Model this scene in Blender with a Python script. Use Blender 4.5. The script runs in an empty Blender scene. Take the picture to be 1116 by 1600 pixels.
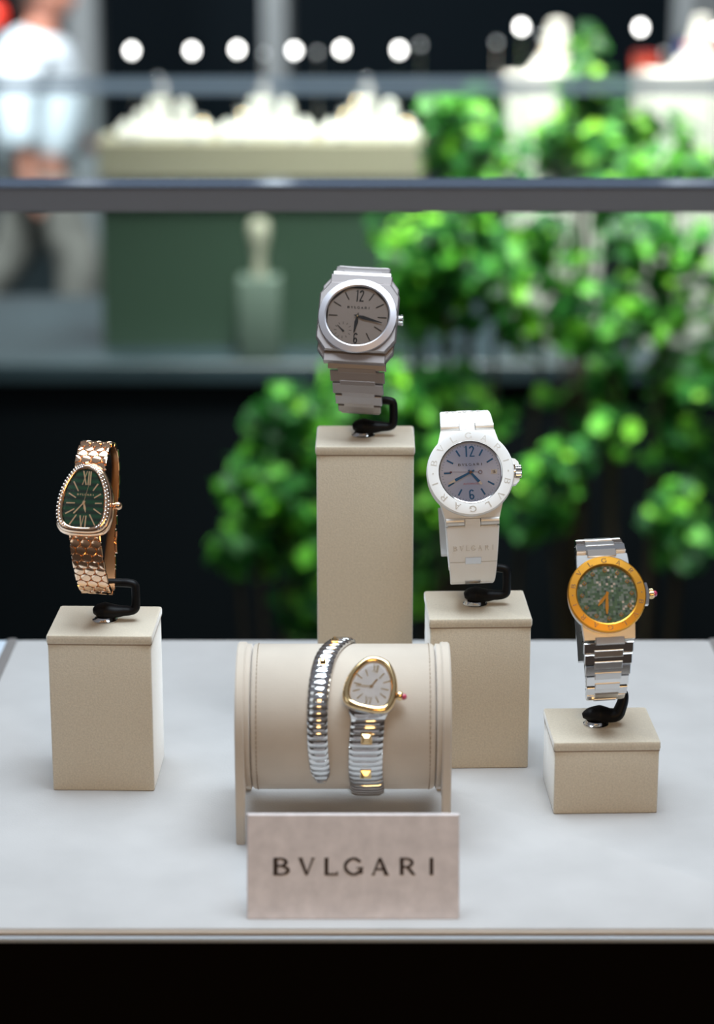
import bpy, math, random
from mathutils import Vector, Matrix
random.seed(7)
C = bpy.context.scene.collection
sc = bpy.context.scene
PI = math.pi
R = math.radians
S = 0.001                    # everything below is written in millimetres
TZ = 1850.0                  # height of the display tray above the far floor

# ---------------------------------------------------------------- camera
FPX, PITCH, CAMH = 3500.0, R(15.69), 422.6
cam_d = bpy.data.cameras.new('camera')
cam_d.sensor_fit = 'VERTICAL'; cam_d.sensor_height = 36; cam_d.sensor_width = 36
cam_d.lens = FPX / 1600 * 36
cam_d.clip_start = 0.02; cam_d.clip_end = 100
cam_d.dof.use_dof = True; cam_d.dof.focus_distance = 1.083; cam_d.dof.aperture_fstop = 5.7
cam = bpy.data.objects.new('camera', cam_d); C.objects.link(cam)
cam.location = (0, 0, (TZ + CAMH) * S); cam.rotation_euler = (PI / 2 - PITCH, 0, 0)
sc.camera = cam

def at(px, py, Y):
    """point (mm, z above the tray) seen at a pixel of the photograph, at distance Y"""
    u, v = (px - 558) / FPX, (py - 800) / FPX
    d = Vector((u, math.cos(PITCH) - v * math.sin(PITCH), -math.sin(PITCH) - v * math.cos(PITCH)))
    t = Y / d.y
    return Vector((d.x * t, Y, CAMH + d.z * t))

# ---------------------------------------------------------------- world, lights, exposure
w = bpy.data.worlds.new('world'); sc.world = w; w.use_nodes = True
WN, WL = w.node_tree.nodes, w.node_tree.links
w_tc = WN.new('ShaderNodeTexCoord'); w_sep = WN.new('ShaderNodeSeparateXYZ'); w_r = WN.new('ShaderNodeValToRGB')
w_r.color_ramp.elements[0].position = 0.0; w_r.color_ramp.elements[0].color = (0.05, 0.04, 0.035, 1)
w_r.color_ramp.elements[1].position = 0.9; w_r.color_ramp.elements[1].color = (0.20, 0.215, 0.25, 1)
w_r.color_ramp.elements.new(0.35).color = (0.14, 0.118, 0.105, 1)
WL.new(w_tc.outputs['Generated'], w_sep.inputs[0]); WL.new(w_sep.outputs['Z'], w_r.inputs[0]); WL.new(w_r.outputs[0], WN['Background'].inputs[0])
WN['Background'].inputs[1].default_value = 1.0
sc.view_settings.view_transform = 'Standard'; sc.view_settings.look = 'None'
sc.view_settings.exposure = 0.0; sc.view_settings.gamma = 1

def area(name, loc, target, sx, sy, power, col, spread=180):
    l = bpy.data.lights.new(name, 'AREA'); l.shape = 'RECTANGLE'; l.size = sx * S; l.size_y = sy * S
    l.energy = power; l.color = col; l.spread = R(spread)
    o = bpy.data.objects.new(name, l); C.objects.link(o)
    o.location = (loc[0] * S, loc[1] * S, (loc[2] + TZ) * S)
    d = Vector(target) - Vector(loc)
    o.rotation_euler = d.to_track_quat('-Z', 'Y').to_euler()
    return o
area('ceiling_daylight', (40, 1120, 1300), (10, 1070, 0), 1000, 650, 28.0, (0.78, 0.90, 1.0))
area('shopfront_daylight', (-900, 150, 700), (0, 1050, 60), 500, 700, 1.0, (0.85, 0.95, 1.0))
area('warm_front_fill', (250, -900, 900), (0, 1050, 40), 800, 400, 7.2, (1.0, 0.60, 0.22))  # fill added on the camera side to warm the block fronts
area('far_case_light', (-150, 3950, 900), (-120, 3950, 0), 900, 250, 9, (1.0, 0.98, 0.9), 100)
area('far_case_light_right', (520, 3900, 950), (500, 3980, 0), 500, 250, 3.2, (1.0, 0.98, 0.9), 100)
area('plant_light', (100, 2900, 1600), (400, 3150, -150), 450, 300, 36, (1.0, 1.0, 0.92), 80)
area('walkway_daylight', (-1700, 7600, 3300), (-1700, 10700, -700), 2000, 2000, 900, (0.88, 0.95, 1.0))

# ---------------------------------------------------------------- materials
MATS = {}
def mat(name, col, rough=0.5, metal=0.0, bump=0, bscale=100, var=0.0, vscale=30, sheen=0, coat=0, emit=None, trans=0, aniso=0):
    if name in MATS: return MATS[name]
    m = bpy.data.materials.new(name); m.use_nodes = True
    nt = m.node_tree; b = nt.nodes['Principled BSDF']
    b.inputs['Base Color'].default_value = (*col, 1)
    b.inputs['Roughness'].default_value = rough; b.inputs['Metallic'].default_value = metal
    if sheen:
        b.inputs['Sheen Weight'].default_value = sheen; b.inputs['Sheen Roughness'].default_value = 0.45
    if coat: b.inputs['Coat Weight'].default_value = coat; b.inputs['Coat Roughness'].default_value = 0.05
    if emit: b.inputs['Emission Color'].default_value = (*emit[0], 1); b.inputs['Emission Strength'].default_value = emit[1]
    if trans: b.inputs['Transmission Weight'].default_value = trans
    tc = nt.nodes.new('ShaderNodeTexCoord')
    if bump:
        n = nt.nodes.new('ShaderNodeTexNoise'); n.inputs['Scale'].default_value = bscale; n.inputs['Detail'].default_value = 4
        nt.links.new(tc.outputs['Object'], n.inputs['Vector'])
        bp = nt.nodes.new('ShaderNodeBump'); bp.inputs['Strength'].default_value = bump; bp.inputs['Distance'].default_value = 0.00015
        nt.links.new(n.outputs[0], bp.inputs['Height']); nt.links.new(bp.outputs[0], b.inputs['Normal'])
    if var:
        n2 = nt.nodes.new('ShaderNodeTexNoise'); n2.inputs['Scale'].default_value = vscale; n2.inputs['Detail'].default_value = 5
        nt.links.new(tc.outputs['Object'], n2.inputs['Vector'])
        r = nt.nodes.new('ShaderNodeValToRGB')
        r.color_ramp.elements[0].position = 0.3; r.color_ramp.elements[1].position = 0.7
        r.color_ramp.elements[0].color = (*[c * (1 - var) for c in col], 1)
        r.color_ramp.elements[1].color = (*[min(1, c * (1 + var)) for c in col], 1)
        nt.links.new(n2.outputs[0], r.inputs[0]); nt.links.new(r.outputs[0], b.inputs['Base Color'])
    MATS[name] = m
    return m
suede = mat('cream_suede', (0.64, 0.565, 0.445), 0.95, bump=0.9, bscale=1500, var=0.09, vscale=1200, sheen=0.9)
suede_tray = mat('tray_suede', (0.475, 0.46, 0.45), 0.95, bump=0.6, bscale=900, var=0.06, vscale=26, sheen=0.3)
suede_sign = mat('sign_suede', (0.78, 0.71, 0.70), 0.95, bump=0.4, bscale=500, var=0.10, vscale=140, sheen=0.2)
suede_roll = mat('roll_suede', (0.59, 0.515, 0.43), 0.95, bump=0.3, bscale=900, var=0.04, vscale=60, sheen=0.6)
suede_edge = mat('tray_edge_suede', (0.42, 0.34, 0.27), 0.95, bump=0.3, bscale=900)
leather = mat('panel_leather', (0.50, 0.41, 0.33), 0.6, bump=0.1, bscale=400)
seam_m = mat('seam_brown', (0.33, 0.25, 0.18), 0.9)
ink = mat('brown_ink', (0.03, 0.014, 0.009), 0.7)
rubber_blk = mat('black_rubber', (0.002, 0.002, 0.003), 0.5); rubber_blk.node_tree.nodes['Principled BSDF'].inputs['Specular IOR Level'].default_value = 0.2
steel = mat('polished_steel', (0.72, 0.71, 0.70), 0.12, 1)
steel_b = mat('brushed_steel', (0.68, 0.66, 0.64), 0.30, 1, bump=0.1, bscale=2500)
titan = mat('grey_titanium', (0.40, 0.365, 0.36), 0.42, 0.8, bump=0.05, bscale=3000)
titan_bz = mat('titanium_bezel', (0.50, 0.48, 0.51), 0.40, 0.9)
titan_dial = mat('titanium_dial', (0.36, 0.325, 0.31), 0.6, 0.1)
gold = mat('yellow_gold', (0.90, 0.43, 0.06), 0.36, 1)
gold_y = mat('bright_gold', (0.97, 0.70, 0.36), 0.15, 1)
rose = mat('rose_gold', (0.98, 0.66, 0.44), 0.12, 1)
rose_hand = mat('rose_gold_marker', (0.93, 0.68, 0.42), 0.3, 0.85)
white_rub = mat('white_rubber', (0.87, 0.86, 0.84), 0.55)
white_bez = mat('white_bezel', (0.86, 0.86, 0.85), 0.4)
white_eng = mat('white_engraving', (0.60, 0.56, 0.51), 0.5)
white_shine = mat('satin_white_metal', (0.72, 0.70, 0.67), 0.4, 0.4)
blk = mat('black_lacquer', (0.012, 0.01, 0.009), 0.3)
blue_hand = mat('blue_lacquer', (0.008, 0.15, 0.44), 0.3, 0.2)
white_p = mat('white_paint', (0.9, 0.9, 0.9), 0.4)
red_p = mat('red_lacquer', (0.55, 0.05, 0.08), 0.4)
ruby = mat('pink_cabochon', (0.55, 0.05, 0.12), 0.08, coat=1)
diamond = mat('diamond', (0.88, 0.80, 0.76), 0.08, 0.9)
case_front = mat('dark_brown_cabinet', (0.003, 0.0015, 0.0005), 0.9); case_front.node_tree.nodes['Principled BSDF'].inputs['Specular IOR Level'].default_value = 0.1
trim_blue = mat('satin_aluminium', (0.62, 0.70, 0.78), 0.35, 0.1)
tray_side = mat('grey_tray_border', (0.22, 0.2, 0.19), 0.5)
bar_m = mat('grey_rail_paint', (0.10, 0.10, 0.108), 0.45)
bar_top = mat('polished_rail_top', (0.16, 0.19, 0.25), 0.10, 0.3)  # bluish reflection on the cap is put into the base colour
black_wall = mat('black_panel', (0.0012, 0.003, 0.005), 0.7); black_wall.node_tree.nodes['Principled BSDF'].inputs['Specular IOR Level'].default_value = 0.15
ledge_m = mat('grey_stone_ledge', (0.025, 0.042, 0.052), 0.4, var=.4, vscale=3)
floor_m = mat('grey_walkway', (0.018, 0.026, 0.028), 0.5)
far_cream = mat('far_case_cream', (0.30, 0.28, 0.20), 0.8)
far_white = mat('white_display_form', (0.88, 0.88, 0.82), 0.8)
far_green = mat('green_tinted_panel', (0.045, 0.078, 0.055), 0.25)
far_wall = mat('dark_shop_wall', (0.0015, 0.005, 0.008), 0.7); far_wall.node_tree.nodes['Principled BSDF'].inputs['Specular IOR Level'].default_value = 0.1
col_m = mat('grey_column', (0.18, 0.19, 0.19), 0.6)

def glass_mat(name, tint, ref):
    m = bpy.data.materials.new(name); m.use_nodes = True; nt = m.node_tree
    for n in list(nt.nodes): nt.nodes.remove(n)
    o = nt.nodes.new('ShaderNodeOutputMaterial'); mx = nt.nodes.new('ShaderNodeMixShader')
    t = nt.nodes.new('ShaderNodeBsdfTransparent'); g = nt.nodes.new('ShaderNodeBsdfGlossy')
    t.inputs[0].default_value = (*tint, 1); g.inputs['Roughness'].default_value = 0.02
    f = nt.nodes.new('ShaderNodeFresnel'); f.inputs[0].default_value = ref
    nt.links.new(f.outputs[0], mx.inputs[0]); nt.links.new(t.outputs[0], mx.inputs[1]); nt.links.new(g.outputs[0], mx.inputs[2])
    nt.links.new(mx.outputs[0], o.inputs[0])
    return m
crystal_m = glass_mat('watch_crystal', (1, 1, 1), 1.35)
pane_m = glass_mat('clear_pane', (0.93, 0.97, 0.97), 1.2)
def frosted(name, col, fac):
    m = bpy.data.materials.new(name); m.use_nodes = True; nt = m.node_tree
    b = nt.nodes['Principled BSDF']; b.inputs['Base Color'].default_value = (*col, 1); b.inputs['Roughness'].default_value = 0.3
    b.inputs['Alpha'].default_value = fac
    return m
edge_m = frosted('pane_edge', (0.32, 0.42, 0.5), 0.45)

def leaf_mat(name, col, tr):
    m = bpy.data.materials.new(name); m.use_nodes = True; nt = m.node_tree
    b = nt.nodes['Principled BSDF']; b.inputs['Roughness'].default_value = 0.5; b.inputs['Specular IOR Level'].default_value = 0.3
    o = nt.nodes['Material Output']
    g = nt.nodes.new('ShaderNodeNewGeometry'); r = nt.nodes.new('ShaderNodeValToRGB')
    e = r.color_ramp.elements
    e[0].color = (col[0] * .03, col[1] * .07, col[2] * .3, 1); e[1].color = (*col, 1)
    e.new(0.6).color = (col[0] * .13, col[1] * .28, col[2] * .7, 1); e.new(0.82).color = (col[0] * .5, col[1] * .7, col[2], 1)
    nt.links.new(g.outputs['Random Per Island'], r.inputs[0]); nt.links.new(r.outputs[0], b.inputs['Base Color'])
    t = nt.nodes.new('ShaderNodeBsdfTranslucent'); nt.links.new(r.outputs[0], t.inputs[0])
    mx = nt.nodes.new('ShaderNodeMixShader'); mx.inputs[0].default_value = tr
    nt.links.new(b.outputs[0], mx.inputs[1]); nt.links.new(t.outputs[0], mx.inputs[2]); nt.links.new(mx.outputs[0], o.inputs[0])
    return m
leaf_m = leaf_mat('green_leaf', (0.30, 0.74, 0.05), 0.45)
stem_m = mat('brown_stem', (0.06, 0.04, 0.02), 0.8)

def nodes_of(m): return m.node_tree.nodes, m.node_tree.links, m.node_tree.nodes['Principled BSDF']
# malachite: horizontal green bands
mala = mat('malachite', (0.0, 0.1, 0.04), 0.25)
N, L, B_ = nodes_of(mala)
tc = N.new('ShaderNodeTexCoord'); wv = N.new('ShaderNodeTexWave'); wv.bands_direction = 'Z'
wv.inputs['Scale'].default_value = 95; wv.inputs['Distortion'].default_value = 0.8; wv.inputs['Detail'].default_value = 1
L.new(tc.outputs['Object'], wv.inputs['Vector'])
cr = N.new('ShaderNodeValToRGB'); cr.color_ramp.elements[0].color = (0.0, 0.036, 0.022, 1); cr.color_ramp.elements[1].color = (0.0, 0.14, 0.055, 1)
L.new(wv.outputs[1], cr.inputs[0]); L.new(cr.outputs[0], B_.inputs['Base Color'])
# mosaic dial: small square tiles, some bright
mos = mat('green_mosaic', (0.1, 0.2, 0.15), 0.3)
N, L, B_ = nodes_of(mos)
tc = N.new('ShaderNodeTexCoord'); sep = N.new('ShaderNodeSeparateXYZ'); L.new(tc.outputs['Object'], sep.inputs[0])
cmb = N.new('ShaderNodeCombineXYZ')
for ax, src in ((0, 'X'), (1, 'Z')):
    a = N.new('ShaderNodeMath'); a.operation = 'MULTIPLY'; a.inputs[1].default_value = 900
    fl = N.new('ShaderNodeMath'); fl.operation = 'FLOOR'
    L.new(sep.outputs[src], a.inputs[0]); L.new(a.outputs[0], fl.inputs[0]); L.new(fl.outputs[0], cmb.inputs[ax])
wn = N.new('ShaderNodeTexWhiteNoise'); L.new(cmb.outputs[0], wn.inputs['Vector'])
cr = N.new('ShaderNodeValToRGB'); cr.color_ramp.interpolation = 'CONSTANT'; e = cr.color_ramp.elements
e[0].color = (0.13, 0.27, 0.18, 1); e[1].position = 0.22; e[1].color = (0.24, 0.40, 0.36, 1)
for p, c in ((0.42, (0.17, 0.33, 0.2, 1)), (0.6, (0.36, 0.5, 0.5, 1)), (0.74, (0.09, 0.17, 0.15, 1)), (0.84, (0.4, 0.5, 0.55, 1)), (0.9, (0.16, 0.3, 0.2, 1)), (0.95, (1, 1, 1, 1))): e.new(p).color = c
L.new(wn.outputs['Value'], cr.inputs[0]); L.new(cr.outputs[0], B_.inputs['Base Color'])
# sunray dial
sunray = mat('lilac_sunray_dial', (0.52, 0.64, 1.0), 0.35, 0.3)
N, L, B_ = nodes_of(sunray)
tc = N.new('ShaderNodeTexCoord'); sep = N.new('ShaderNodeSeparateXYZ'); L.new(tc.outputs['Object'], sep.inputs[0])
B_.inputs['Anisotropic'].default_value = 0.6
tg = N.new('ShaderNodeTangent'); tg.direction_type = 'RADIAL'; tg.axis = 'Y'; L.new(tg.outputs[0], B_.inputs['Tangent'])
pearl = mat('mother_of_pearl', (0.8, 0.82, 0.86), 0.3, var=0.06, vscale=300)

# ---------------------------------------------------------------- mesh helpers
class MB:
    def __init__(s, M=None): s.v = []; s.f = []; s.M = M
    def add(s, vs, fs, M=None):
        n = len(s.v)
        for p in vs:
            p = Vector(p)
            if M is not None: p = M @ p
            s.v.append(p)
        s.f += [tuple(i + n for i in f) for f in fs]
        return s
    def loft(s, loops, cap0=True, cap1=True, M=None, closed=True):
        n = len(loops[0]); vs = [p for l in loops for p in l]; fs = []
        for k in range(len(loops) - 1):
            for i in range(n if closed else n - 1):
                j = (i + 1) % n
                fs.append((k * n + i, k * n + j, (k + 1) * n + j, (k + 1) * n + i))
        if cap0: fs.append(tuple(reversed(range(n))))
        if cap1: fs.append(tuple((len(loops) - 1) * n + i for i in range(n)))
        return s.add(vs, fs, M)
    def box(s, c, sz, M=None, ch=0.0):
        x, y, z = [a / 2 for a in sz]; cx, cy, cz = c
        def ring(px, pz, yy): return [(cx - px, yy, cz - pz), (cx + px, yy, cz - pz), (cx + px, yy, cz + pz), (cx - px, yy, cz + pz)]
        if ch: return s.loft([ring(x - ch, z - ch, cy - y), ring(x, z, cy - y + ch), ring(x, z, cy + y - ch), ring(x - ch, z - ch, cy + y)], M=M)
        return s.loft([ring(x, z, cy - y), ring(x, z, cy + y)], M=M)
    def rbox(s, c, sz, r=2.0, n=4, rz=0.0, flare=0.0):
        """upright box with rounded vertical edges and softened top and bottom"""
        x, y, h = sz[0] / 2, sz[1] / 2, sz[2]
        def ring(ins, z):
            out = []
            rr = max(r - ins, 0.05) if ins >= 0 else r
            for (qx, qy, a0) in ((1, 1, 0), (-1, 1, 90), (-1, -1, 180), (1, -1, 270)):
                for k in range(n + 1):
                    a = R(a0 + 90 * k / n)
                    px = qx * (x - ins - rr) + rr * math.cos(a); py = qy * (y - ins - rr) + rr * math.sin(a)
                    out.append((c[0] + px * math.cos(rz) - py * math.sin(rz), c[1] + px * math.sin(rz) + py * math.cos(rz), z))
            return out
        e = min(r, h / 3) * 0.7
        L_ = [ring(e, c[2]), ring(e * .3, c[2] + e * .3), ring(0, c[2] + e)]
        L_ += [ring(0, c[2] + h - e), ring(e * .3, c[2] + h - e * .3), ring(e, c[2] + h)]
        return s.loft(L_)
    def cyl(s, p0, p1, r0, r1=None, n=24, cap=True):
        r1 = r0 if r1 is None else r1
        p0, p1 = Vector(p0), Vector(p1); q = (p1 - p0).to_track_quat('Z', 'Y').to_matrix()
        l = [[p + q @ Vector((r * math.cos(2 * PI * i / n), r * math.sin(2 * PI * i / n), 0)) for i in range(n)] for p, r in ((p0, r0), (p1, r1))]
        return s.loft(l, cap, cap)
    def lathe(s, prof, p0, axis, n=32):
        q = Vector(axis).to_track_quat('Z', 'Y').to_matrix(); p0 = Vector(p0)
        return s.loft([[p0 + q @ Vector((r * math.cos(2 * PI * i / n), r * math.sin(2 * PI * i / n), h)) for i in range(n)] for r, h in prof])
    def tube(s, pts, rad, n=16, sub=6, squash=None):
        pts = spline([Vector(p) for p in pts], sub)
        m = len(pts); rr = [rad] * m if not isinstance(rad, (list, tuple)) else interp(rad, m)
        loops = []; up = Vector((0, 1, 0.01))
        for i, p in enumerate(pts):
            t = (pts[min(i + 1, m - 1)] - pts[max(i - 1, 0)]).normalized()
            a = t.cross(up).normalized(); b = a.cross(t).normalized(); up = b
            k = squash or 1
            loops.append([p + rr[i] * (a * math.cos(2 * PI * j / n) + b * math.sin(2 * PI * j / n) * k) for j in range(n)])
        return s.loft(loops)
    def ball(s, c, r, n=12, m=8, sc_=(1, 1, 1)):
        c = Vector(c); loops = []
        for k in range(m + 1):
            a = PI * (k + (0.02 if k == 0 else -0.02 if k == m else 0)) / m
            loops.append([c + Vector((r * sc_[0] * math.sin(a) * math.cos(2 * PI * j / n), r * sc_[1] * math.sin(a) * math.sin(2 * PI * j / n), r * sc_[2] * math.cos(a))) for j in range(n)])
        return s.loft(loops)
    def build(s, name, m, parent=None, smooth=35, loc=(0, 0, 0), mw=None):
        me = bpy.data.meshes.new(name)
        me.from_pydata([tuple(a * S for a in v) for v in s.v], [], s.f)
        me.materials.append(m); me.validate(); 
        import bmesh
        bm = bmesh.new(); bm.from_mesh(me); bmesh.ops.recalc_face_normals(bm, faces=bm.faces); bm.to_mesh(me); bm.free()
        if smooth:
            me.polygons.foreach_set('use_smooth', [True] * len(me.polygons))
            try: me.set_sharp_from_angle(angle=R(smooth))
            except Exception: pass
        o = bpy.data.objects.new(name, me); C.objects.link(o)
        if parent is not None:
            o.parent = parent; o.location = Vector(loc) * S
        else: o.location = (loc[0] * S, loc[1] * S, (loc[2]) * S)
        return o
def interp(vals, m):
    out = []
    for i in range(m):
        t = i / (m - 1) * (len(vals) - 1); k = min(int(t), len(vals) - 2)
        out.append(vals[k] + (vals[k + 1] - vals[k]) * (t - k))
    return out
def spline(P, sub):
    out = []
    n = len(P)
    for i in range(n - 1):
        p0, p1, p2, p3 = P[max(i - 1, 0)], P[i], P[i + 1], P[min(i + 2, n - 1)]
        for k in range(sub):
            t = k / sub
            out.append(0.5 * ((2 * p1) + (p2 - p0) * t + (2 * p0 - 5 * p1 + 4 * p2 - p3) * t * t + (3 * p1 - p0 - 3 * p2 + p3) * t ** 3))
    out.append(P[-1]); return out
def tag(o, label=None, cat=None, group=None, kind=None):
    if label: o['label'] = label
    if cat: o['category'] = cat
    if group: o['group'] = group
    if kind: o['kind'] = kind
    return o
def empty(name, loc, rot=None):
    """loc in mm, z above the tray"""
    o = bpy.data.objects.new(name, None); C.objects.link(o); o.empty_display_size = 0.01
    o.location = (loc[0] * S, loc[1] * S, (loc[2] + TZ) * S)
    if rot is not None: o.rotation_euler = rot.to_euler()
    return o
WT = (0, 0, TZ)      # shift for meshes whose coordinates are relative to the tray

# ---------------------------------------------------------------- lettering (drawn strokes)
def stroke(x0, y0, x1, y1, w0, w1=None, horiz=None):
    w1 = w0 if w1 is None else w1
    a = Vector((x0, y0)); b = Vector((x1, y1)); d = (b - a).normalized(); n = Vector((-d.y, d.x))
    if abs(d.y) > 0.3: n = Vector((-1 if n.x < 0 else 1, 0)) * 1.0      # diagonal stems end level
    return [a + n * w0 / 2, b + n * w1 / 2, b - n * w1 / 2, a - n * w0 / 2]
def arc(cx, cy, rx, ry, a0, a1, wt, n=12, wv=None):
    out = []
    wv = wt if wv is None else wv
    for k in range(n):
        q = []
        for kk in (k, k + 1):
            a = R(a0 + (a1 - a0) * kk / n); ww = wt * abs(math.sin(a)) + wv * abs(math.cos(a))
            q.append((Vector((cx + (rx + 0) * math.cos(a), cy + ry * math.sin(a))), Vector((cx + (rx - ww) * math.cos(a), cy + (ry - ww) * math.sin(a)))))
        out.append([q[0][0], q[1][0], q[1][1], q[0][1]])
    return out
T1, T2 = 0.17, 0.09
GL = {
 'B': (0.95, [stroke(.12, 0, .12, 1, .19), stroke(0, .96, .5, .96, T2), stroke(0, .04, .55, .04, T2), stroke(.1, .53, .55, .53, T2)] + arc(.48, .75, .34, .25, -90, 90, T2, wv=T1) + arc(.52, .27, .42, .27, -90, 90, T2, wv=T1)),
 'V': (1.12, [stroke(.14, 1, .56, 0, .2, .14), stroke(1.0, 1, .56, 0, .1, .1), stroke(0, .98, .3, .98, .05), stroke(.85, .98, 1.12, .98, .05)]),
 'L': (0.86, [stroke(.12, 0, .12, 1, .19), stroke(0, .04, .84, .04, T2), stroke(.81, 0, .81, .2, .08), stroke(0, .98, .28, .98, .05)]),
 'G': (1.25, arc(.62, .5, .62, .52, 40, 320, T2, 20, wv=T1) + [stroke(1.08, 0.08, 1.08, .42, .16), stroke(.8, .42, 1.22, .42, .06)]),
 'A': (1.12, [stroke(.1, 0, .54, 1, .09, .12), stroke(.98, 0, .54, 1, .2, .16), stroke(.28, .34, .85, .34, T2), stroke(0, .02, .26, .02, .05), stroke(.8, .02, 1.14, .02, .05)]),
 'R': (1.02, [stroke(.12, 0, .12, 1, .19), stroke(0, .96, .5, .96, T2), stroke(.1, .47, .5, .47, T2), stroke(.48, .48, .9, 0, .19)] + arc(.5, .72, .38, .28, -90, 90, T2, wv=T1)),
 'I': (0.2, [stroke(.1, 0, .1, 1, .19), stroke(0, .98, .2, .98, .05)]),
 '1': (0.30, [stroke(.2, 0, .2, 1, .13), stroke(.2, .98, .02, .86, .08)]),
 '2': (0.48, arc(.22, .76, .24, .24, -10, 180, .1, 12, wv=.12) + [stroke(.40, .74, .07, .08, .13), stroke(0, .05, .46, .05, .1)]),
 '6': (0.48, arc(.24, .28, .24, .28, 0, 360, .1, 20, wv=.12) + [stroke(.06, .28, .06, .78, .12)] + arc(.24, .76, .24, .24, 20, 180, .1, 12, wv=.12)),
 'X': (0.55, [stroke(.07, 1, .48, 0, .14), stroke(.48, 1, .07, 0, .07), ]),
 'i': (0.14, [stroke(.07, 0, .07, 1, .13)]),
 'v': (0.55, [stroke(.08, 1, .28, 0, .14, .08), stroke(.48, 1, .28, 0, .07)]),
}
BV = [('B', 0, 1.1), ('V', 1.63, 1.1), ('L', 3.35, .88), ('G', 4.6, 1.32), ('A', 6.42, 1.14), ('R', 8.28, 1.05), ('I', 10.25, .2)]
def quadslab(mb, quads, fn, th):
    """quads in 2D -> thin slab through fn(x, y, h)"""
    for q in quads:
        a = [fn(p.x, p.y, 0) for p in q]; b = [fn(p.x, p.y, th) for p in q]
        mb.loft([a, b], cap0=False)
def brand(mb, w_, h_, fn, th=0.05, bold=1.0):
    """the word centred on 0,0"""
    for ch, x0, wd in BV:
        gw, qs = GL[ch]; k = w_ / 10.45
        for q in qs:
            if bold != 1.0:
                e_ = [(q[(i + 1) % 4] - q[i]).length for i in range(4)]; i0 = 0 if e_[0] + e_[2] < e_[1] + e_[3] else 1
                q = list(q); (a, b), (c, d) = ((i0, (i0 + 1) % 4), ((i0 + 2) % 4, (i0 + 3) % 4))
                for a_, b_ in ((a, b), (c, d)):
                    m_ = (q[a_] + q[b_]) / 2; q[a_], q[b_] = m_ + (q[a_] - m_) * bold, m_ + (q[b_] - m_) * bold
            qq = [Vector((-w_ / 2 + (x0 + p.x / gw * wd) * k, (p.y - .5) * h_)) for p in q]
            quadslab(mb, [qq], fn, th)
    return mb
def glyphs(mb, txt, h_, fn, th=0.05, gap=0.14, wx=1.0):
    tot = sum(GL[c][0] for c in txt) + gap * (len(txt) - 1); x = -tot / 2
    for c in txt:
        gw, qs = GL[c]
        for q in qs: quadslab(mb, [[Vector(((x + p.x) * h_ * wx, (p.y - .5) * h_)) for p in q]], fn, th)
        x += gw + gap
    return mb

# ---------------------------------------------------------------- setting
def structure(name, mb, m, smooth=0):
    o = mb.build(name, m, None, smooth, WT); tag(o, kind='structure'); return o
structure('floor', MB().box((0, 8000, -TZ - 20), (14000, 16500, 40)), floor_m)
structure('wall_back', MB().box((0, 15500, 1000), (14000, 200, 6000)), far_wall)
structure('wall_left', MB().box((-6900, 8000, 1000), (200, 15000, 6000)), far_wall)
structure('wall_right', MB().box((6900, 8000, 1000), (200, 15000, 6000)), far_wall)
# low dark plinth with a stone ledge across the window, under the far case
p = at(300, 568, 3750); LZ = p.z
structure('trim_1', MB().box((0, 4080, (LZ - 34 - TZ) / 2), (9000, 610, TZ + LZ - 34)), black_wall)
structure('trim_2', MB().box((0, 4080, LZ - 17), (9000, 660, 34), ch=3), ledge_m)

# ---------------------------------------------------------------- cabinet, tray
YF, YB = 858.0, 1230.0
cab = empty('display_cabinet', (0, 1045, -TZ))
MB().box((0, 0, TZ / 2 - 2.65), (1500, 376, TZ - 5.3)).build('body', case_front, cab, 0)
MB().box((0, 0, 0), (1500, 382, 2.8), ch=.6).build('edge_strip', trim_blue, cab, 0, loc=(0, 0.5, TZ - 3.75))['label'] = 'thin pale metal strip along the front edge'
tag(cab, 'dark brown cabinet front with a pale metal strip, under the watch display tray', 'cabinet')
tray = empty('display_tray', (0, 1044, -2.2))
pad = MB()
pl = at(27, 1001, YB).x; pr = at(1108, 1001, YB).x
pad.rbox(((pl + pr) / 2 , 0, 0), (pr - pl, YB - YF, 2.2), 2.5)
pad.build('suede_pad', suede_tray, tray)
for sx, xx in ((-1, pl - 3.2), (1, pr + 3.2)):
    MB().rbox((xx, 2, 0), (6, YB - YF + 4, 2.0), 2.2).build('side_border', tray_side, tray)
MB().rbox(((pl + pr) / 2, (YF - YB) / 2 - 1.3, 0), (pr - pl, 2.4, 1.5), 1.0).build('front_binding', suede_edge, tray)
tag(tray, 'pale suede covered display tray on which all the blocks stand', 'display tray')

# ---------------------------------------------------------------- blocks
BLK = [(-121.876, 1028.696, -0.024, 79.2, 'squat suede block at the left carrying the rose gold watch'),
       (4.271, 1120.357, -0.006, 148.6, 'tallest suede block, in the centre rear, carrying the grey watch'),
       (59.617, 1057.122, 0.028, 78.1, 'medium suede block behind the cushion, carrying the white watch'),
       (116.42, 1001.107, 0.031, 36.2, 'lowest suede block at the right, carrying the watch with an orange gold bezel')]
for x, y, a, h, lab in BLK:
    b = empty('display_block', (x, y, 0)); b.rotation_euler.z = a
    lid = 4.6
    MB().rbox((0, 0, 0), (49.2, 45.2, h - lid + 1.0), 1.1).build('body', suede, b)
    MB().rbox((0, 0, h - lid), (50.4, 46.2, lid), 1.5).build('lid', suede, b)
    MB().rbox((0, 0, h - lid - .45), (49.7, 45.6, .7), 1.2).build('seam', seam_m, b)
    tag(b, lab, 'display block', 'suede display blocks')

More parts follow.
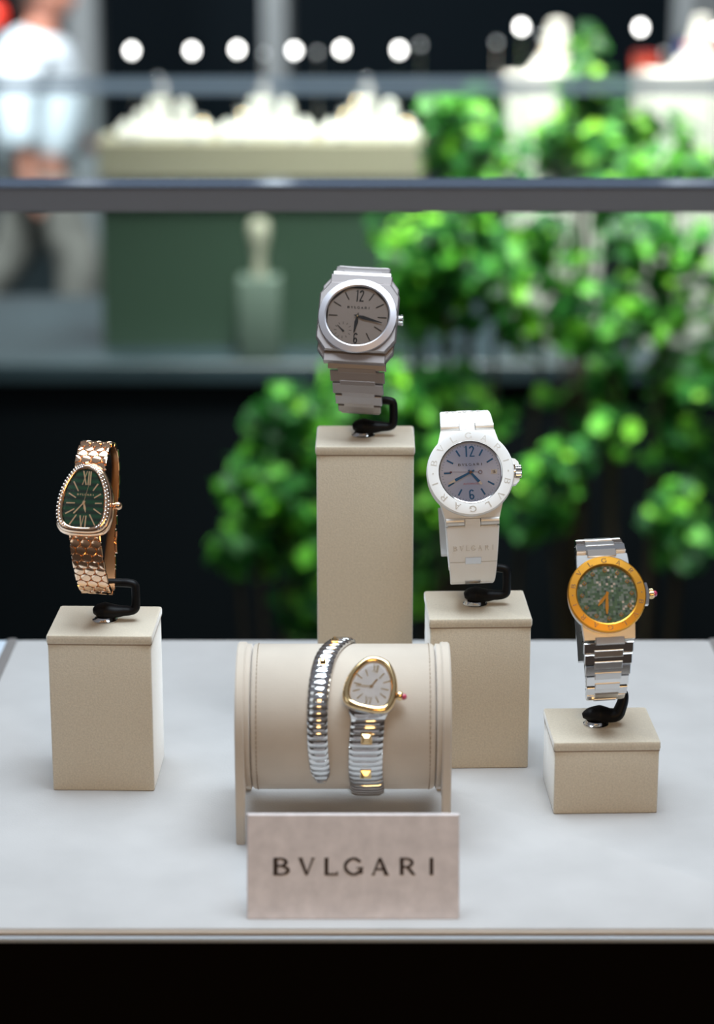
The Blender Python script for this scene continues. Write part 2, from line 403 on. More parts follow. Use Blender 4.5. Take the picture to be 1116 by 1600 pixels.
# ---------------------------------------------------------------- watch toolkit (local: x = 3 o'clock, z = 12 o'clock, -y = out of the dial)
class Loop:
    """bracelet path in the y-z plane"""
    def __init__(s, pts, n=24):
        P = spline([Vector(p) for p in pts], n); s.P = P; s.s = [0]
        for a, b in zip(P, P[1:]): s.s.append(s.s[-1] + (b - a).length)
        s.len = s.s[-1]; s.c = sum(P, Vector((0, 0))) / len(P)
    def frame(s, t):
        t = max(0, min(s.len, t)); k = 0
        lo, hi = 0, len(s.s) - 2
        while lo < hi:
            m = (lo + hi + 1) // 2
            if s.s[m] <= t: lo = m
            else: hi = m - 1
        k = lo; a, b = s.P[k], s.P[k + 1]
        f = (t - s.s[k]) / max(1e-9, s.s[k + 1] - s.s[k]); p = a + (b - a) * f
        a2, b2 = s.P[max(0, k - 2)], s.P[min(len(s.P) - 1, k + 3)]
        T = (b2 - a2).normalized(); N_ = Vector((-T.y, T.x))
        if N_.dot(p - s.c) < 0: N_ = -N_
        return p, T, N_
    skew = 0.0; top = .2
    def sk(s, p): return -s.skew * ((p.y - 12) * s.top if p.y > 12 else p.y + 12 if p.y < -12 else 0)
    def fn(s, t0):
        p, T, N_ = s.frame(t0); xo = s.sk(p)
        return lambda x, u, h: Vector((x + xo - s.skew * T.y * u * (s.top if p.y > 0 else 1), p.x + T.x * u + N_.x * h, p.y + T.y * u + N_.y * h))
LOOP = [(5.5, 21), (8.5, 27), (15, 32), (25, 33.2), (35, 29.5), (43, 19), (46.5, 6), (46.5, -10), (44, -25), (37, -35.5), (28, -40), (19.5, -38), (13, -32.5), (8.5, -26), (5.5, -20)]
def slab(mb, fn, x0, x1, u0, u1, h0, h1, ch=0.2, taper=1.0):
    def ring(ins, h):
        return [fn(x0 + ins, u0 + ins, h), fn(x1 - ins, u0 + ins, h), fn((x1 - ins) * taper, u1 - ins, h), fn((x0 + ins) * taper, u1 - ins, h)]
    mb.loft([ring(0, h0), ring(0, h1 - ch), ring(ch, h1)])
def polyslab(mb, fn, pts, h0, h1, ch=0.2, dome=0):
    c = Vector((sum(p[0] for p in pts) / len(pts), sum(p[1] for p in pts) / len(pts)))
    def ring(k, h): return [fn(c.x + (p[0] - c.x) * k, c.y + (p[1] - c.y) * k, h) for p in pts]
    L_ = [ring(1, h0), ring(1, h1 - ch), ring(.9, h1)]
    if dome: L_.append(ring(.5, h1 + dome))
    mb.loft(L_)
def ribbon(mb, loop, s0, s1, wf, h0, h1, ch=0.5, n=20, xo=0):
    loops = []
    for k in range(n + 1):
        t = s0 + (s1 - s0) * k / n; p, T, N_ = loop.frame(t); w_ = wf(t) / 2
        def q(x, h): return Vector((x + xo + loop.sk(p), p.x + N_.x * h, p.y + N_.y * h))
        loops.append([q(-w_, h0), q(-w_, h1 - ch), q(-w_ + ch, h1), q(w_ - ch, h1), q(w_, h1 - ch), q(w_, h0)])
    mb.loft(loops)
def circ(r, n=72, y=0, cx=0, cz=0): return [Vector((cx + r * math.sin(2 * PI * i / n), y, cz + r * math.cos(2 * PI * i / n))) for i in range(n)]
def octa(hw, hh, ch, n=72, y=0, r=0):
    """octagon sampled by angle so it lofts to circ()"""
    out = []
    for i in range(n):
        a = 2 * PI * i / n; dx, dz = math.sin(a), math.cos(a)
        t = min(hw / max(1e-9, abs(dx)), hh / max(1e-9, abs(dz)), (hw + hh - ch) / (abs(dx) + abs(dz)))
        out.append(Vector((dx * t, y, dz * t)))
    return out
def oct8(hw, hh, cx, cz, y): return [Vector((x, y, z)) for x, z in ((-hw + cx, hh), (hw - cx, hh), (hw, hh - cz), (hw, -hh + cz), (hw - cx, -hh), (-hw + cx, -hh), (-hw, -hh + cz), (-hw, hh - cz))]
def hand(mb, ang, r0, r1, w0, w1, y, th=0.12, wm=None):
    """tapered hand, angle clockwise from 12"""
    a = R(ang); d = Vector((math.sin(a), math.cos(a))); n = Vector((math.cos(a), -math.sin(a)))
    st = [(r0, w0)] + ([(r0 + (r1 - r0) * wm[0], wm[1])] if wm else []) + [(r1, w1)]
    pts = [d * r + n * w_ / 2 for r, w_ in st] + [d * r - n * w_ / 2 for r, w_ in reversed(st)]
    mb.loft([[Vector((p.x, y, p.y)) for p in pts], [Vector((p.x, y - th, p.y)) for p in pts]])
    return mb
def bar(mb, x0, z0, x1, z1, w0, y, th=0.2, w1=None):
    d = Vector((x1 - x0, z1 - z0)); n = Vector((-d.y, d.x)).normalized(); w1 = w0 if w1 is None else w1
    pts = [Vector((x0, z0)) + n * w0 / 2, Vector((x1, z1)) + n * w1 / 2, Vector((x1, z1)) - n * w1 / 2, Vector((x0, z0)) - n * w0 / 2]
    mb.loft([[Vector((p.x, y, p.y)) for p in pts], [Vector((p.x, y - th, p.y)) for p in pts]])
    return mb
def dialfn(y): return lambda x, z, h: Vector((x, y - h, z))
def watch_root(name, px, py, Y, tilt, yaw, roll, label, base):
    rot = Matrix.Rotation(R(yaw), 3, 'Z') @ Matrix.Rotation(R(-tilt), 3, 'X') @ Matrix.Rotation(R(roll), 3, 'Y')
    c = at(px, py, Y); b = c + rot @ Vector(base)
    r = empty(name, b, rot); tag(r, label, 'wristwatch', 'watches on the display tray')
    off = -Vector(base)
    def P(mb, nm, m, parent=None, smooth=30):
        return mb.build(nm, m, parent or r, smooth, loc=off if parent is None else (0, 0, 0))
    return r, P, c, rot

def link_bracelet(loop, wf, pitch, s0, s1, mats, P, cen=.62, craise=.35, cl=.55, thick=2.4, gap=.32):
    a, c_ = MB(), MB()
    n = round((s1 - s0) / pitch); pit = (s1 - s0) / n
    for k in range(n):
        t = s0 + (k + .5) * pit; f = loop.fn(t); w_ = wf(t); w2 = wf(t + pit) / w_
        slab(a, f, -w_ / 2, w_ / 2, -pit / 2 + gap / 2, pit / 2 - gap / 2, -thick / 2, thick / 2, .22)
        t2 = t + pit / 2
        if k < n - 1:
            f2 = loop.fn(t2); w3 = wf(t2) * cen
            slab(c_, f2, -w3 / 2, w3 / 2, -pit * cl / 2, pit * cl / 2, -thick / 2 + .3, thick / 2 + craise, .22)
    o = P(a, 'bracelet', mats[0]); 
    c_.build('centre_links', mats[1], o)
    return o
def crown(P, x0, mb_m, r=2.6, l=3.0, z=0, y=1.5, flutes=18):
    mb = MB(); loops = []
    n = flutes * 4
    for (h, k) in ((0, .9), (.3, 1), (l - .4, 1), (l, .82)):
        loops.append([Vector((x0 + h, y + r * k * (1 + .05 * (1 if (i % 4) < 2 else -1)) * math.cos(2 * PI * i / n), z + r * k * (1 + .05 * (1 if (i % 4) < 2 else -1)) * math.sin(2 * PI * i / n))) for i in range(n)])
    mb.loft(loops); mb.cyl((x0 - 1.5, y, z), (x0, y, z), 1.1)
    return P(mb, 'crown', mb_m)
def holder(bx, by, bz, pts, rad, label, loop=None, rot=None, dialc=None, foot=(9.5, 7.5, 4.0), footc=(0, 0)):
    """black hook-shaped watch holder; pts are mm relative to the block top centre"""
    r = empty('watch_holder', (bx, by, bz))
    o = Vector((bx, by, bz))
    MB().lathe([(5.6, 0), (6.1, .1), (6.1, .6), (5.4, .9), (4.5, 2.2)], (footc[0] - 1, footc[1], 0), (0, 0, 1), 28).build('base_disc', steel, r)['label'] = 'small silver disc'
    MB().tube(pts, rad, 18, 8, squash=1.35).build('arm', rubber_blk, r)
    if loop:
        mb = MB(); ribs = []
        n = 60; s0, s1 = loop.len * .08, loop.len * .93
        M = rot
        for k in range(n + 1):
            t = s0 + (s1 - s0) * k / n; p_, T, N_ = loop.frame(t); w_ = 4.2
            def q(x, h): return (dialc + M @ Vector((x, p_.x + N_.x * h, p_.y + N_.y * h))) - o
            ribs.append([q(-w_, -3.6), q(-w_, -2.0), q(w_, -2.0), q(w_, -3.6)])
        mb.loft(ribs); mb.build('inner_ring', rubber_blk, r)
    tag(r, label, 'watch holder', 'black hook watch holders')
    return r
def hook(xr, h, x_in, lean=0):
    """foot, run to the right, up, back to the left into the bracelet"""
    return [(-6.5, 0, 4.6), (-4.5, 0, 5.0), (-1, 0, 5.1), (3.5, 0, 4.7), (8, 0, 4.9), (xr - 2.6, 0, 5.0), (xr - .4, 0, 6.0), (xr + .1, .3, 8.4), (xr + .1, .8, h - 3.4), (xr - .4, 1.2, h - .8), (xr - 2.8, 1.5, h), (xr - 7, 2.0, h + .1), (x_in, 2.0, h + .2)]
HR = [1.2, 3.0, 4.0, 3.3, 2.5, 2.2, 2.15, 2.1, 2.1, 2.1, 2.1, 2.1, 2.1]

# ---------------------------------------------------------------- 1. grey titanium watch (centre)
tilt1 = 33
base = (0, 36, -37.5)
r, P, c1, rot1 = watch_root('wristwatch', 559, 494.5, 1110, tilt1, -5, 2.3, 'grey titanium watch with an octagonal case, on the tallest block', base)
mb = MB()
mb.loft([oct8(18.4, 21.6, 3.6, 5, 8.2), oct8(19.2, 22.4, 3.9, 5.2, 7.4), oct8(19.2, 22.4, 3.9, 5.2, 3.9), oct8(18.8, 22.0, 3.8, 5.2, 3.4)])
mb.loft([oct8(19.7, 18.0, 4.7, 6.3, 3.5), oct8(20.2, 18.6, 4.9, 6.6, 3.0), oct8(20.2, 18.6, 4.9, 6.6, .9), oct8(19.5, 17.9, 4.7, 6.3, .1)])
# lugs that meet the bracelet
mb.box((0, 4.6, 21.4), (31, 4.6, 4.4), ch=.3); mb.box((0, 4.6, -21.4), (31, 4.6, 4.4), ch=.3)
P(mb, 'case', titan, smooth=8)
mb = MB(); mb.loft([circ(19.4, y=.2), circ(19.9, y=-.5), circ(19.6, y=-1.4), circ(16.6, y=-2.0), circ(16.0, y=-1.7), circ(15.7, y=-1.2)], False, False)
P(mb, 'bezel', titan_bz)
mb = MB(); mb.loft([circ(15.75, y=-1.3), octa(15.1, 15.1, 8.9, y=.02)], False, False); P(mb, 'inner_flange', mat('dark_flange', (.035, .032, .03), .4))['label'] = 'dark octagonal flange round the dial'
mb = MB(); mb.loft([circ(15.7, y=.25), circ(15.7, y=0)]); dial = P(mb, 'dial', titan_dial)
def D(mb, nm, m, lab=None):
    o = mb.build(nm, m, dial, 30)
    if lab: o['label'] = lab
    return o
for hr in (1, 2, 3, 4, 5, 9, 10, 11):
    D(hand(MB(), hr * 30, 10.2, 14.6, .42, .5, 0, .35), 'hour_marker', blk)
D(glyphs(MB(), '12', 6.2, lambda x, z, h: Vector((x + .2, -h - .02, z + 11.2)), .2, wx=.75), 'numeral', blk)
D(glyphs(MB(), '6', 5.8, lambda x, z, h: Vector((x - .1, -h - .02, z - 11.8)), .2, wx=.75), 'numeral', blk)
D(brand(MB(), 11, 1.2, lambda x, z, h: Vector((x, -h - .02, z + 4.8)), .06, 1.7), 'lettering', blk)
sub = MB()
for k in range(12):
    a = R(k * 30); l = 3.4 if k % 3 else 3.1
    bar(sub, -6.9 + l * math.sin(a), -7.7 + l * math.cos(a), -6.9 + 4.5 * math.sin(a), -7.7 + 4.5 * math.cos(a), .22, -.02, .05)
sub_o = D(sub, 'small_seconds_track', blk)
mb = MB(); bar(mb, -6.3, -8.5, -9.8, -5.1, .95, -.15, .12, .25); mb.cyl((-6.6, 0, -8.2), (-6.6, -.5, -8.2), .5); P(mb, 'small_seconds_hand', blk)
P(hand(hand(MB(), 187, 0, 9.0, .7, .5, -.5, .15, wm=(.35, 1.9)), 7, 0, 1.9, 1.5, .1, -.5, .15), 'hour_hand', blk)
P(hand(hand(MB(), 103.7, 0, 13.0, .7, .35, -.8, .15, wm=(.22, 1.8)), 283.7, 0, 2.0, 1.6, .1, -.8, .15), 'minute_hand', blk)
P(MB().cyl((0, 0, 0), (0, -1.15, 0), .45), 'hand_pivot', gold_y)
crown(P, 20.4, steel, 2.5, 2.6, y=2.2)
mb = MB(); mb.loft([circ(15.9, y=-1.1), circ(15.7, y=-1.45)]); P(mb, 'crystal', crystal_m)
LP1 = Loop(LOOP); LP1.skew = .10
wf1 = lambda t: max(17.5, 30.5 - .32 * min(t, LP1.len - t))
link_bracelet(LP1, wf1, 6.3, 0.3, LP1.len - .3, (titan, titan), P, cen=.68, craise=.2, cl=.40, thick=2.5, gap=.7)
holder(4.271, 1120.357, 148.6, hook(14.4, 18.2, 1), HR, 'black hook holder on the tallest block, under the grey watch', LP1, rot1, c1)

# ---------------------------------------------------------------- 2. white watch
base = (0, 36, -37.5)
r, P, c2, rot2 = watch_root('wristwatch', 735.5, 738, 1047, 27.5, 1.5, -2.0, 'white rubber strap watch with a lilac dial and blue hands', base)
mb = MB()
mb.loft([circ(19.5, y=8.5), circ(20.9, y=7), circ(21.0, y=3.2), circ(20.6, y=2.6)])
for sz in (1, -1):   # shoulders towards the strap
    o1 = [(-15.8, 12), (15.8, 12), (13.6, 20.0), (13.2, 21.8), (-13.2, 21.8), (-13.6, 20.0)]
    mb.loft([[Vector((x, 7.4 + (abs(z) - 12) * .12, z * sz)) for x, z in o1], [Vector((x, 1.9 + max(0, abs(z) - 14) * .24, z * sz)) for x, z in o1]])
# crown guards
mb.loft([[Vector((x, yy, z)) for x, z in ((19.4, 6.8), (22, 6.2), (23.6, 4.6), (23.8, 3.2), (20, 3.4))] for yy in (6, 1.4)])
mb.loft([[Vector((x, yy, -z)) for x, z in ((19.4, 6.8), (22, 6.2), (23.6, 4.6), (23.8, 3.2), (20, 3.4))] for yy in (6, 1.4)])
mb.box((21, 4.6, 0), (3, 2.6, 8))
P(mb, 'case', white_rub)
mb = MB(); mb.loft([circ(20.9, y=2.7), circ(21.3, y=2.0), circ(21.2, y=.4), circ(20.7, y=-.3), circ(15.9, y=-1.1), circ(15.3, y=-.9)], False, False)
bez = P(mb, 'bezel', white_bez)
def ring_letters(bez, rmid, hgt, yin, yout, rin, rout, m, gscale=1.0, th=.12, dots=True):
    for half in (0, 1):
        for k, ch in enumerate('BVLGARI'):
            ang = (k - 3) * 24.5 + 180 * half
            a = R(ang); gw, qs = GL[ch]; mb = MB()
            def fn(x, z, h):
                rr = rmid + z; aa = a + x / rmid
                yy = yin + (yout - yin) * (rr - rin) / (rout - rin)
                return Vector((rr * math.sin(aa), yy - .01 - h, rr * math.cos(aa)))
            for q in qs: quadslab(mb, [[Vector(((p.x - gw / 2) * hgt * gscale, (p.y - .5) * hgt)) for p in q]], fn, th)
            mb.build('engraved_letter', m, bez, 0)
        if dots:
            a = R(90 + 180 * half); yy = yin + (yout - yin) * (rmid - rin) / (rout - rin)
            MB().cyl((rmid * math.sin(a), yy + .1, 0), (rmid * math.sin(a), yy - .1, 0), .35, n=12).build('engraved_dot', m, bez)
ring_letters(bez, 18.2, 2.9, -1.1, -.3, 15.9, 20.7, white_eng, 1.0, th=.05)
mb = MB(); mb.loft([circ(15.6, y=-.95), circ(15.3, y=-1.2), circ(14.9, y=-1.0), circ(14.7, y=.5)], False, False)
n = 72
P(mb, 'inner_ring', steel)['label'] = 'polished silver ring round the dial'
mb = MB(); mb.loft([circ(14.9, y=.8), circ(14.9, y=.5)]); dial = P(mb, 'dial', sunray)
for hr in (1, 2, 4, 5, 7, 8, 9, 10, 11):
    D(hand(MB(), hr * 30, 9.4, 12.9, .75, .8, .5, .2), 'hour_marker', blue_hand)
tr = MB()
for k in range(60):
    if k % 5: hand(tr, k * 6, 13.3, 14.0, .16, .16, .5, .03)
D(tr, 'minute_track', blue_hand)
D(glyphs(MB(), '12', 5.4, lambda x, z, h: Vector((x, .48 - h, z + 10.5)), .15, wx=.98, gap=.18), 'numeral', blue_hand)
D(glyphs(MB(), '6', 5.0, lambda x, z, h: Vector((x, .48 - h, z - 10.9)), .15, wx=1.0), 'numeral', blue_hand)
D(brand(MB(), 11.4, 1.15, lambda x, z, h: Vector((x, .48 - h, z + 4.0)), .04, 1.5), 'lettering', mat('slate_ink', (.06, .07, .14), .5))
# date window
D(MB().box((11.4, .42, 0), (3.0, .12, 2.2)), 'date_window', white_p)
D(glyphs(MB(), '16', 1.5, lambda x, z, h: Vector((x + 11.4, .34 - h, z)), .03, wx=1.1), 'date_numeral', blk)
P(hand(MB(), 140.6, -1.5, 6.2, .8, 1.35, -.05, .15), 'hour_hand', blue_hand)
P(hand(MB(), 140.6, 6.2, 8.0, 1.35, .9, -.05, .15), 'hour_hand_tip', white_p)
P(hand(MB(), 244, -2, 8.6, .8, 1.4, -.3, .15), 'minute_hand', blue_hand)
P(hand(MB(), 244, 8.6, 12.2, 1.4, .7, -.3, .15), 'minute_hand_tip', white_p)
mb = hand(MB(), 272, -3.9, 13.0, .16, .12, -.55, .08); mb.box((-9.6, -.6, .33), (1.1, .1, .7))
for k in range(20):
    a0, a1 = 2 * PI * k / 20, 2 * PI * (k + 1) / 20; cx, cz = 4.7, -.16
    mb.loft([[Vector((cx + rr * math.cos(a), yy, cz + rr * math.sin(a))) for rr, a in ((.95, a0), (.95, a1), (.68, a1), (.68, a0))] for yy in (-.55, -.63)])
P(mb, 'second_hand', mat('dark_red_hand', (.16, .04, .07), .4))
P(MB().cyl((0, .5, 0), (0, -.8, 0), .7), 'hand_pivot', mat('dark_pivot', (.2, .12, .1), .3, 1))
fo = bpy.data.curves.new('small_lettering', 'FONT'); fo.body = 'AUTOMATIC'; fo.size = .0013; fo.align_x = 'CENTER'; fo.extrude = .00001
fob = bpy.data.objects.new('tmp', fo); me = bpy.data.meshes.new_from_object(fob)
me.transform(Matrix.Translation((0, .00045, -.006)) @ Matrix.Rotation(PI / 2, 4, 'X')); me.materials.append(red_p)
so = bpy.data.objects.new('small_lettering', me); C.objects.link(so); so.parent = dial; bpy.data.objects.remove(fob); bpy.data.curves.remove(fo)
crown(P, 21.8, steel, 3.0, 3.2, y=2.6, flutes=14)
mb = MB(); mb.loft([circ(14.95, y=-.75), circ(14.8, y=-1.0)]); P(mb, 'crystal', crystal_m)
L2P = [(5.4, 21.6), (9.0, 28.0), (15.5, 32.8), (25, 34), (35, 30), (42, 20), (45.5, 6), (46, -12), (44, -30), (38.5, -42), (31, -47.6), (23.5, -47.3), (17.3, -42.5), (12, -35.5), (8.0, -28), (5.4, -21.6)]
LP2 = Loop(L2P); LL = LP2.len
wf2 = lambda t: 26.4 - 6.6 * min(1, min(t, LL - t) / (LL * .30))
def strap_side(sgn):
    g = (lambda t: t) if sgn > 0 else (lambda t: LL - t)
    segs = [(4.0, 21.3), (21.7, 34), (34.4, 52)]
    out = MB()
    ribbon(out, LP2, g(0), g(4.1), lambda t: 7.6, -1.5, 1.6, .3, 6)      # tongue between the hinge barrels
    for i, (a_, b_) in enumerate(segs):
        ribbon(out, LP2, g(a_), g(b_), wf2, -1.5, 1.5, .45, 16)
        ribbon(out, LP2, g(a_ - .5), g(b_), lambda t: wf2(t) - 2, -1.3, .9, .3, 16)
    o = P(out, 'strap', white_rub)
    hb = MB(); f = LP2.fn(g(1.7))
    for sx in (-1, 1):
        hb.cyl(f(sx * 4.1, .5, .5), f(sx * 12.9, .5, .5), 2.15, n=20)
    hb.build('hinge_barrels', white_shine, o)
    hb = MB()
    for t in (20.8, 34.0):
        f = LP2.fn(g(t)); slab(hb, f, -3.9, 3.9, -1.9, 1.9, -1.2, 1.75, .25)
    hb.build('metal_connector', steel_b, o)
    hb = MB()
    f = LP2.fn(g(10.2))
    p_, T, N_ = LP2.frame(g(14.2)); flip = -1 if T.y < 0 else 1
    brand(hb, 19.5, 2.6, lambda x, z, h: LP2.fn(g(14.2) + z * flip)(x, 0, 1.45 + h), .4)
    hb.build('embossed_lettering', mat('embossed_shade', (.68, .65, .61), .5), o, 0)  # shading of the white raised letters is put into a darker tone
strap_side(1); strap_side(-1)
mb = MB(); ribbon(mb, LP2, 52, LL - 52, lambda t: 20.5, -1.2, 1.2, .4, 20); cl = P(mb, 'buckle_strap', white_rub)
mb = MB(); ribbon(mb, LP2, LL * .47, LL * .62, lambda t: 26.5, 1.2, 3.4, .5, 12); P(mb, 'clasp', steel_b)
holder(59.617, 1057.122, 78.1, hook(14.4, 18.3, 1), HR, 'black hook holder under the white watch', LP2, rot2, c2)

# ---------------------------------------------------------------- 3. steel and gold watch (right)
r, P, c3, rot3 = watch_root('wristwatch', 948.5, 929, 991, 33, 1.5, -2.7, 'steel link watch with an engraved orange gold bezel and mosaic dial', (0, 36, -37))
mb = MB(); mb.loft([circ(16, y=7.5), circ(17.6, y=6.5), circ(18.0, y=3), circ(18.3, y=1.2), circ(18.0, y=.6)])
for sz in (1, -1):
    o1 = [(-12.6, 10), (12.6, 10), (11.8, 20.5), (-11.8, 20.5)]
    mb.loft([[Vector((x, 6.8, z * sz)) for x, z in o1], [Vector((x, 2.6 + max(0, abs(z) - 14) * .15, z * sz)) for x, z in o1]])
    mb.box((0, 4.6, sz * 21.2), (13.5, 3.6, 3.4), ch=.2)
P(mb, 'case', steel_b)
mb = MB(); mb.loft([circ(18.0, y=.9), circ(18.35, y=.5), circ(18.3, y=-.7), circ(17.8, y=-1.2), circ(14.6, y=-1.5), circ(14.1, y=-1.2), circ(13.8, y=.2)], False, False)
bez = P(mb, 'bezel', gold)
ring_letters(bez, 16.1, 2.2, -1.5, -1.2, 14.6, 17.8, gold_y, .95, th=.14)
mb = MB(); mb.loft([circ(14.0, y=.5), circ(14.0, y=.2)]); dial = P(mb, 'dial', mos)
for hr in range(12):
    a = R(hr * 30); cx, cz = 11.6 * math.sin(a), 11.6 * math.cos(a); mb = MB()
    mb.ball((cx, -.1, cz), .95, 14, 8, (1, .7, 1))
    for dx, dz in ((.7, 0), (-.7, 0), (0, -.7), (0, .7)): mb.ball((cx + dx, -.35, cz + dz), .42, 8, 6)
    mk = D(mb, 'hour_marker', mat('gold_marker', (.95, .66, .30), .35, .55))
    MB().lathe([(.1, 0), (.5, .3), (.3, .5)], (cx, -.55, cz), (0, -1, 0), 8).build('diamond', diamond, mk, 10)
def leafhand(mb, ang, r1, w_, y):
    return hand(mb, ang, -1.2, r1, w_ * .55, w_ * .35, y, .25, wm=(.7, w_))
P(leafhand(MB(), 221, 6.9, 1.5, -.35), 'hour_hand', gold)
P(leafhand(MB(), 185.5, 9.6, 1.6, -.7), 'minute_hand', gold)
P(MB().cyl((0, 0, 0), (0, -1.0, 0), .65), 'hand_pivot', gold)
mb = MB(); mb.loft([[Vector((x, yy, z)) for x, z in ((17.6, 5.2), (19.3, 5.2), (20.1, 1), (20.1, -1), (19.3, -5.2), (17.6, -5.2))] for yy in (5.2, 1.5)]); P(mb, 'crown_guard', steel)
cw = crown(P, 20.2, gold_y, 2.2, 2.2, y=3.0, flutes=10)
MB().ball((22.6, 3.0, 0), 1.5, 14, 10).build('cabochon', ruby, cw)['label'] = 'pink stone set in the crown'
mb = MB(); mb.loft([circ(14.2, y=-1.0), circ(14.0, y=-1.3)]); P(mb, 'crystal', crystal_m)
L3P = [(5, 21.5), (8.5, 26), (15, 30), (25, 31), (35, 27), (41, 18), (44, 5), (44, -10), (41.5, -25), (36, -36.5), (28.5, -42), (20, -41), (13.5, -35), (8.5, -28), (5, -21)]
LP3 = Loop(L3P); LP3.skew = -.055
wf3 = lambda t: 23.6 - 9.0 * min(1, min(t, LP3.len - t) / (LP3.len * .33))
link_bracelet(LP3, wf3, 5.4, 0.2, LP3.len - .2, (steel, steel_b), P, cen=.60, craise=.5, cl=.62, thick=2.5, gap=.5)
mb = MB(); ribbon(mb, LP3, LP3.len * .42, LP3.len * .58, lambda t: 19.5, 1.2, 3.2, .5, 12); P(mb, 'clasp', steel)
holder(116.42, 1001.107, 36.2, [(-9, 0, 4.4), (-6, 0, 5.0), (-1, 0, 5.4), (4, 0, 4.6), (7.5, 0, 5.2), (9, 0.5, 8), (10.3, 1.5, 12), (10, 3, 15), (6, 5, 17.0), (0, 6, 17.2)], [1.0, 3.0, 4.0, 3.3, 3.1, 2.8, 2.5, 2.3, 2.2, 2.1], 'black hook holder on the lowest block', LP3, rot3, c3, footc=(-1.5, 0))

# ---------------------------------------------------------------- 4. rose gold drop-shaped watch (left)
HALF = [(0, 1), (.16, .985), (.32, .94), (.48, .85), (.65, .67), (.79, .47), (.90, .24), (.97, 0), (1, -.27), (.985, -.52), (.91, -.74), (.76, -.89), (.55, -.965), (.3, -.995), (0, -1)]
hp = spline([Vector(p) for p in HALF], 3)
def drop(hw, hh, y=0, cz=0, sq=0.0):
    right = [(p.x * hw, p.y * hh) for p in hp]; left = [(-x, z) for x, z in reversed(right[1:-1])]
    return [Vector((x, y, z + cz)) for x, z in right + left]
def at_drop(hw, hh, t, y=0):
    q = drop(hw, hh); n = len(q); k = t * n; i = int(k) % n; f = k - int(k)
    a, b = q[i], q[(i + 1) % n]; p = a + (b - a) * f; return Vector((p.x, y, p.z))
r, P, c4, rot4 = watch_root('wristwatch', 131.5, 778.5, 1018, 27.5, -8.0, 1.0, 'rose gold watch with a drop-shaped green dial and scaly bracelet', (0, 34, -37))
mb = MB(); mb.loft([drop(11.2, 15.2, 7.5), drop(13.2, 16.9, 6.6), drop(13.9, 17.6, 5), drop(14.1, 17.8, 3.2), drop(13.6, 17.3, 1.8), drop(12.9, 16.6, 1.2)])
P(mb, 'case', rose, smooth=60)
mb = MB(); mb.loft([drop(12.9, 16.6, 1.3), drop(13.15, 16.8, .5), drop(12.8, 16.4, -.6), drop(11.6, 15.3, -1.2), drop(10.3, 14.4, -1.1), drop(9.8, 14.0, -.5), drop(9.7, 13.9, .2)], False, False)
bez = P(mb, 'bezel', rose, smooth=60)
gm = MB()
for row, (hw, hh, yy, cnt, off) in enumerate(((12.35, 16.0, -.9, 62, 0), (11.15, 15.0, -1.28, 58, .5))):
    for k in range(cnt):
        t = (k + off) / cnt
        if .415 < t < .585 or t < .028 or t > .972: continue
        p_ = at_drop(hw, hh, t, yy); gm.lathe([(.05, -.1), (.44, .0), (.42, .12), (.22, .26)], p_, (0, -1, 0), 7)
gm.build('diamond_setting', diamond, bez, 5)['label'] = 'two rows of small diamonds along the bezel'
mb = MB(); mb.loft([drop(9.75, 13.95, .5), drop(9.75, 13.95, .2)]); dial = P(mb, 'dial', mala)
K = 8.585 * 3.31
def zz(px, py): return (px - 437) / K / .98, -(py - 840) / K / .965
for a_, b_ in (((275, 625), (350, 750)), ((605, 640), (545, 735)), ((225, 782), (325, 837)), ((657, 772), (570, 830)), ((205, 912), (320, 908)), ((590, 900), (680, 895)), ((205, 1055), (320, 985)), ((578, 972), (685, 1038)), ((275, 1195), (358, 1060)), ((532, 1050), (618, 1190))):
    D(bar(MB(), *zz(*a_), *zz(*b_), .5, .18, .3, .62) if a_[1] < b_[1] and False else bar(MB(), *zz(*a_), *zz(*b_), .6, .18, .3, .5), 'hour_marker', rose_hand)
x_, z_ = zz(445, 572); D(glyphs(MB(), 'Xii', 6.7, lambda x, z, h: Vector((x + x_, .18 - h, z + z_)), .3, gap=.07, wx=.66), 'numeral', rose_hand)
x2_, z2_ = zz(447, 1145); D(glyphs(MB(), 'vi', 5.6, lambda x, z, h: Vector((x + x2_, .18 - h, z + z2_)), .3, gap=.09, wx=.8), 'numeral', rose_hand)
x3_, z3_ = zz(447, 790); D(brand(MB(), 7.8, .85, lambda x, z, h: Vector((x + x3_, .18 - h, z + z3_)), .04, 1.7), 'lettering', rose_hand)
hx, hz = zz(440, 900)
def H4(name, ang, r1, w0, w1, y, wm=None, m=rose_hand):
    mb = hand(MB(), ang, -1.0, r1, w0, w1, y, .15, wm=wm)
    for v in mb.v: v.x += hx; v.z += hz
    return P(mb, name, m)
H4('hour_hand', 164, 4.8, .5, .15, -.1, (.65, 1.1)); H4('minute_hand', 219, 7.0, .5, .7, -.3); H4('second_hand', 11, 8.9, .14, .1, -.5)
P(MB().cyl((hx, .2, hz), (hx, -.6, hz), .6), 'hand_pivot', rose_hand)
mb = MB(); mb.loft([drop(9.9, 14.1, -.6), drop(9.7, 13.9, -1.0)]); P(mb, 'crystal', crystal_m)
mb = MB(); mb.ball((15.6, 3.8, -2), 2.0, 14, 10, (1.1, 1, 1)); mb.cyl((13.4, 3.8, -2), (15.2, 3.8, -2), 1.3); P(mb, 'crown', rose)
L4P = [(6.0, 15), (6.6, 19.5), (9.5, 25.2), (14.5, 29.8), (21, 31), (28.5, 28), (33.5, 19), (36, 6), (36.5, -10), (35.5, -24), (32, -35), (26.5, -39.8), (19, -38.2), (13, -32.5), (8.6, -25.5), (6.6, -19), (6.0, -15.5)]
LP4 = Loop(L4P); LP4.skew = .16; mb = MB(); base4 = MB()
rows = 42; pit = LP4.len / rows
W4 = 15.4
